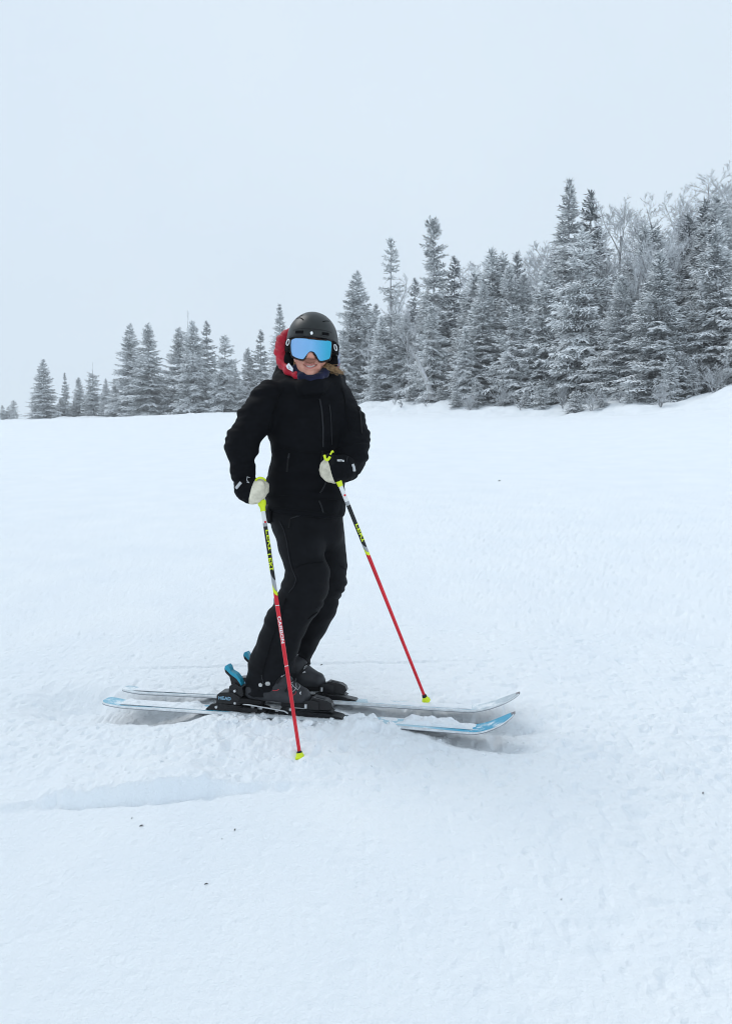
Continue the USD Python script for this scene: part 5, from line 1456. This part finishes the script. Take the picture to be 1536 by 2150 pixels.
def pole(label, A, B, ya, yb, marks, lefty):
    """A, B: top and tip; ya, yb their rows in the photograph; marks: the rows where the colours change."""
    path = thing('ski_pole', label, 'ski pole', B, 'pair of ski poles')
    d = (B - A); Ln = np.linalg.norm(d); d /= Ln
    right = np.array([1.0, 0, 0]); right -= d * (right @ d); right /= np.linalg.norm(right)
    out = np.cross(d, right)                               # towards the camera
    if out[1] > 0: out = -out
    sa, sb = 1 / A[1], 1 / B[1]
    def s_of(row):                                         # distance along the pole of a row
        q = (row - ya) / (yb - ya)
        return Ln * (q * sa) / (sb + q * (sa - sb)) if True else 0
    def s_of(row):
        lo, hi = -0.2, 1.2
        for _ in range(40):
            m_ = (lo + hi) / 2
            if px_of(A + d * Ln * m_)[1] < row: lo = m_
            else: hi = m_
        return lo * Ln
    rad = lambda s: 0.0086 - 0.0022 * s / Ln
    def section(name, r0, r1, mt, sl0=0.0, sl1=0.0, grow=0.0, turn=0.6):
        s0, s1 = s_of(r0), s_of(r1)
        ang = np.arange(20) * 2 * np.pi / 20
        k = np.cos(ang - turn)
        V = []
        n = 8
        for i in range(n + 1):
            q = i / n
            s = (s0 + sl0 * k) * (1 - q) + (s1 + sl1 * k) * q
            V.append(A + d * s[:, None] + (rad(s) + grow)[:, None] * (np.cos(ang)[:, None] * right + np.sin(ang)[:, None] * out))
        V = np.vstack(V); F = []
        for i in range(n):
            for j in range(20):
                a, b = i * 20 + j, i * 20 + (j + 1) % 20
                F += [[a, b + 20, b], [a, a + 20, b + 20]]
        c0, c1 = len(V), len(V) + 1
        V = np.vstack([V, A + d * s0, A + d * s1])
        for j in range(20):
            F += [[c0, j, (j + 1) % 20], [c1, n * 20 + (j + 1) % 20, n * 20 + j]]
        return part(name, (V, np.array(F)), mt, path, smooth=40)
    def flare(name, rows_r, mt):
        s = np.array([s_of(r) for r, _ in rows_r])
        P = A + d * s[:, None]
        return part(name, tube(P, [q for _, q in rows_r], 18), mt, path, smooth=40)
    def text(words, r0, r1, hgt, mt, turn, parent):
        tx = meshkit.text_mesh(words, hgt, 0.0008, True)
        v = np.array(tx.vertices); L0 = v[:, 0].max()
        v2, f2 = trimesh.remesh.subdivide_to_size(v, np.array(tx.faces), 0.004)
        s0, s1 = s_of(r0), s_of(r1)
        s = s0 + v2[:, 0] / L0 * (s1 - s0)
        r = rad(s) + 0.0002 + v2[:, 2]
        a = turn - (v2[:, 1] - hgt / 2) / rad(s)
        part('lettering', (A + d * s[:, None] + r[:, None] * (np.cos(a)[:, None] * right + np.sin(a)[:, None] * out), f2), mt, parent)
    m = marks
    flare('grip', [(ya, 0.008), (ya + 3, 0.014), (ya + 14, 0.0155), (ya + 24, 0.0135), (ya + 36, 0.015), (m['grip'] - 4, 0.0135), (m['grip'], 0.012)], 'grip_black')
    flare('collar', m['collar'], 'neon_yellow')
    top = section('white_shaft', m['collar'][-1][0] - 3, m['white'], 'pole_white')
    section('grey_band', m['white'], m['grey1'], 'pole_grey')
    bl = section('black_shaft', m['grey1'], m['black'], 'pole_black', 0, m['sl'])
    section('grey_flash', m['black'], m['grey2'], 'pole_grey', m['sl'], m['sl'])
    section('yellow_flash', m['grey2'], m['yellow'], 'neon_yellow', m['sl'], m['sl'] * 0.5)
    rd = section('red_shaft', m['yellow'], m['red'], 'pole_red', m['sl'] * 0.5, 0)
    flare('ferrule', [(m['red'] - 1, 0.0075), (m['red'] + 1, 0.0098), (m['basket'], 0.0105)], 'pole_black')
    flare('basket', [(m['basket'] - 1, 0.0115), (m['basket'] + 3, 0.0130), (m['basket_end'] - 3, 0.0175), (m['basket_end'], 0.0185)], 'neon_yellow')
    flare('tip', [(m['basket_end'] - 4, 0.007), (m['tip'] - 2, 0.006), (m['tip'], 0.003)], 'pole_black')
    for words, r0, r1, hgt, turn, where in m['text']:
        text(words, r0, r1, hgt, 'neon_yellow' if where == 'b' else 'white_plastic', turn, bl if where == 'b' else rd)
    s = s_of(m['dot'])
    c = A + d * s; o_ = math.sin(1.2) * out + math.cos(1.2) * right
    part('red_mark', tube([c + o_ * (rad(s) - 0.001), c + o_ * (rad(s) + 0.0010)], 0.0044, 12), 'pole_red', top)
    for r in m['rings']:
        section('thin_ring', r, r + 1.2, 'white_plastic', 0, 0, 0.0004)
    for P, r in m['strap']:
        part('strap_loop', tube(CubicSpline(range(len(P)), P)(np.linspace(0, len(P) - 1, 16)), r, 8), 'neon_yellow', path, smooth=True)
    return path, d, right, out

tipR = near_ground(630, 1594) + [0, 0, 0.006]
pole('red and black ski pole nearer the camera, planted in front of the skis', W(542, 1006, 2.85), tipR + (tipR - W(542, 1006, 2.85)) * 0.01, 1006, 1597,
     dict(grip=1052, collar=[(1048, 0.010), (1052, 0.0165), (1060, 0.0155), (1065, 0.0108), (1074, 0.0098)], white=1099, grey1=1106, black=1208, grey2=1232, yellow=1246, red=1578, basket=1582, basket_end=1593, tip=1599, sl=0.020,
          text=[('LEKI', 1112, 1156, 0.0135, 0.75, 'b'), ('LEKI', 1162, 1198, 0.0135, 1.75, 'b'), ('CARBON', 1294, 1351, 0.0098, 1.45, 'r')], dot=1097, rings=[1271, 1398],
          strap=[([W(537, 1009, 2.80), W(543, 1003.5, 2.795), W(551, 1004, 2.80), W(557, 1009, 2.82)], 0.0042)]), False)
tipL = near_ground(897, 1480) + [0, 0, 0.004]
pole('red and black ski pole farther from the camera, tip behind the far ski', W(688, 953, 2.775), tipL, 953, 1481,
     dict(grip=1010, collar=[(1009, 0.0125), (1012, 0.0115), (1020, 0.0100)], white=1052, grey1=1060, black=1141, grey2=1152, yellow=1162, red=1459, basket=1464, basket_end=1472, tip=1481, sl=0.016,
          text=[('LEKI', 1098, 1136, 0.0135, 0.85, 'b')], dot=1039, rings=[],
          strap=[([W(681, 956, 2.765), W(683, 963, 2.76), W(687, 965.5, 2.76), W(692, 959, 2.765)], 0.0052), ([W(693, 960, 2.77), W(694, 953, 2.77), W(697, 947.5, 2.775), W(699, 950, 2.78)], 0.0030)]), True)

# ------------------------------------------------------------------ loose snow on and round the skis
def loose_snow():
    g = np.random.default_rng(5)
    ms = []
    def lump(c, r, flat=0.7):
        s = trimesh.creation.icosphere(2, 1.0)
        v = np.array(s.vertices)
        k = 0.35 + 1.3 * fbm(v * 1.3 + g.uniform(0, 50, 3), 4, 7)
        v = v * k[:, None] * r * [1, 1, flat]
        ms.append((v + c, np.array(s.faces)))
    o, R, xt, xf, xe = NS
    top = lambda q, y: o + R @ np.array([q, y, 0.016])
    def drift(fr, x0, x1, y0, y1, h, seed, thr):
        o_, R_ = fr[0], fr[1]
        nx, ny = int((x1 - x0) / 0.004), int((y1 - y0) / 0.0035)
        gx, gy = np.meshgrid(np.linspace(x0, x1, nx), np.linspace(y0, y1, ny), indexing='ij')
        pp = np.stack([gx, gy, gx * 0 + seed], -1)
        e = np.minimum(np.minimum((gx - x0) / 0.05, (x1 - gx) / 0.05), np.minimum((gy - y0) / 0.008, (y1 - gy) / 0.008)).clip(0, 1)
        hh = h * (fbm(pp * 20, 3, seed) - thr) * 2.2 * e + 0.30 * h * (fbm(pp * 70, 3, seed + 2) - 0.5) * e
        zt_ = np.interp(gx, [0.0, 0.48, 0.9], [0.0175, 0.016, 0.013])
        zz = zt_ + np.maximum(hh, -0.004) - 0.002 * (1 - e)
        top_ = np.stack([gx, gy, zz], -1).reshape(-1, 3)
        bot_ = np.stack([gx, gy, zt_ - 0.006], -1).reshape(-1, 3)
        i_, j_ = np.meshgrid(np.arange(nx - 1), np.arange(ny - 1), indexing='ij')
        q = (i_ * ny + j_).ravel()
        f1 = np.vstack([np.stack([q, q + ny, q + ny + 1], 1), np.stack([q, q + ny + 1, q + 1], 1)])
        ms.append((np.vstack([top_, bot_]) @ R_.T + o_, np.vstack([f1, f1[:, ::-1] + nx * ny])))
    xt, xf, xe = NS[2:]
    drift(NS, xt + 0.08, -0.28, -0.036, 0.042, 0.020, 3, 0.47)
    drift(NS, 0.42, xf - 0.02, -0.026, 0.050, 0.024, 9, 0.42)
    drift(FS, FS[2] + 0.05, -0.28, -0.036, 0.040, 0.011, 14, 0.48)
    drift(FS, 0.30, FS[3] - 0.02, -0.036, 0.046, 0.006, 19, 0.52)
    for i in range(170):                                   # crumbs along the pushed up bank
        px = g.uniform(470, 830); base = np.interp(px, [470, 560, 640, 700, 770, 830], [1510, 1512, 1510, 1506, 1500, 1512])
        p = near_ground(px, base + abs(g.normal(0, 16)) - 3)
        r = g.choice([0.005, 0.007, 0.010, 0.014, 0.019], p=[.42, .30, .18, .07, .03])
        p[2] = ground_z(np.array([p[0]]), np.array([p[1]]))[0] + r * 0.2
        lump(p, r, 0.8)
    for i in range(120):
        px, py = g.uniform(330, 1100), 1530 + abs(g.normal(0, 50))
        p = near_ground(px, py); r = g.uniform(0.002, 0.006)
        p[2] = ground_z(np.array([p[0]]), np.array([p[1]]))[0] + r * 0.2
        lump(p, r, 0.8)
    m = usdkit.mesh(stage, '/World/loose_snow', cat_mesh(ms), MAT['snow'], smooth=True)
    tag(m.GetPrim(), 'crumbs and clods of loose snow thrown up round the skis', None, None, 'stuff')
loose_snow()

# ------------------------------------------------------------------ specks of bark and needles on the snow
mat('bark_bit', (0.035, 0.03, 0.028), 0.8, 0.2)
BITS = [(297, 1736, 0.012, 0.3, 'larger one below the old ski cut'), (277, 1720, 0.007, 1.2, 'smaller one below the old ski cut'), (493, 1745, 0.010, 1.4, 'upper one below the nearer pole'),
        (466, 1764, 0.005, 0.8, 'lower one below the nearer pole'), (433, 1858, 0.010, 0.2, 'lower left foreground, small and dark'), (1047, 1069, 0.04, 0.1, 'mid slope right of the skier'), (1475, 1667, 0.012, 1.1, 'right side of the foreground'),
        (1178, 1890, 0.006, 0.5, 'lower right foreground'), (675, 1393, 0.014, 0.4, 'snow just behind the far boot')]
for i, (px, py, ln, a, where) in enumerate(BITS):
    p = near_ground(px, py) if py > 1300 else W(px, py, 11.0)
    p[2] = ground_z(np.array([p[0]]), np.array([p[1]]))[0] + 0.002
    d = np.array([math.cos(a), math.sin(a) * 1.0, 0.15]) * ln / 2
    single('bark_bit', tube([p - d, p + [0, 0, ln * 0.12], p + d], [ln * 0.10, ln * 0.17, ln * 0.06], 6), 'bark_bit', 'tiny dark bit of bark on the snow, ' + where, 'twig', 'bits of bark on the snow')
m = usdkit.mesh(stage, '/World/haze', hz, MAT['haze'])
tag(m.GetPrim(), 'thin even winter haze', None, None, 'stuff')
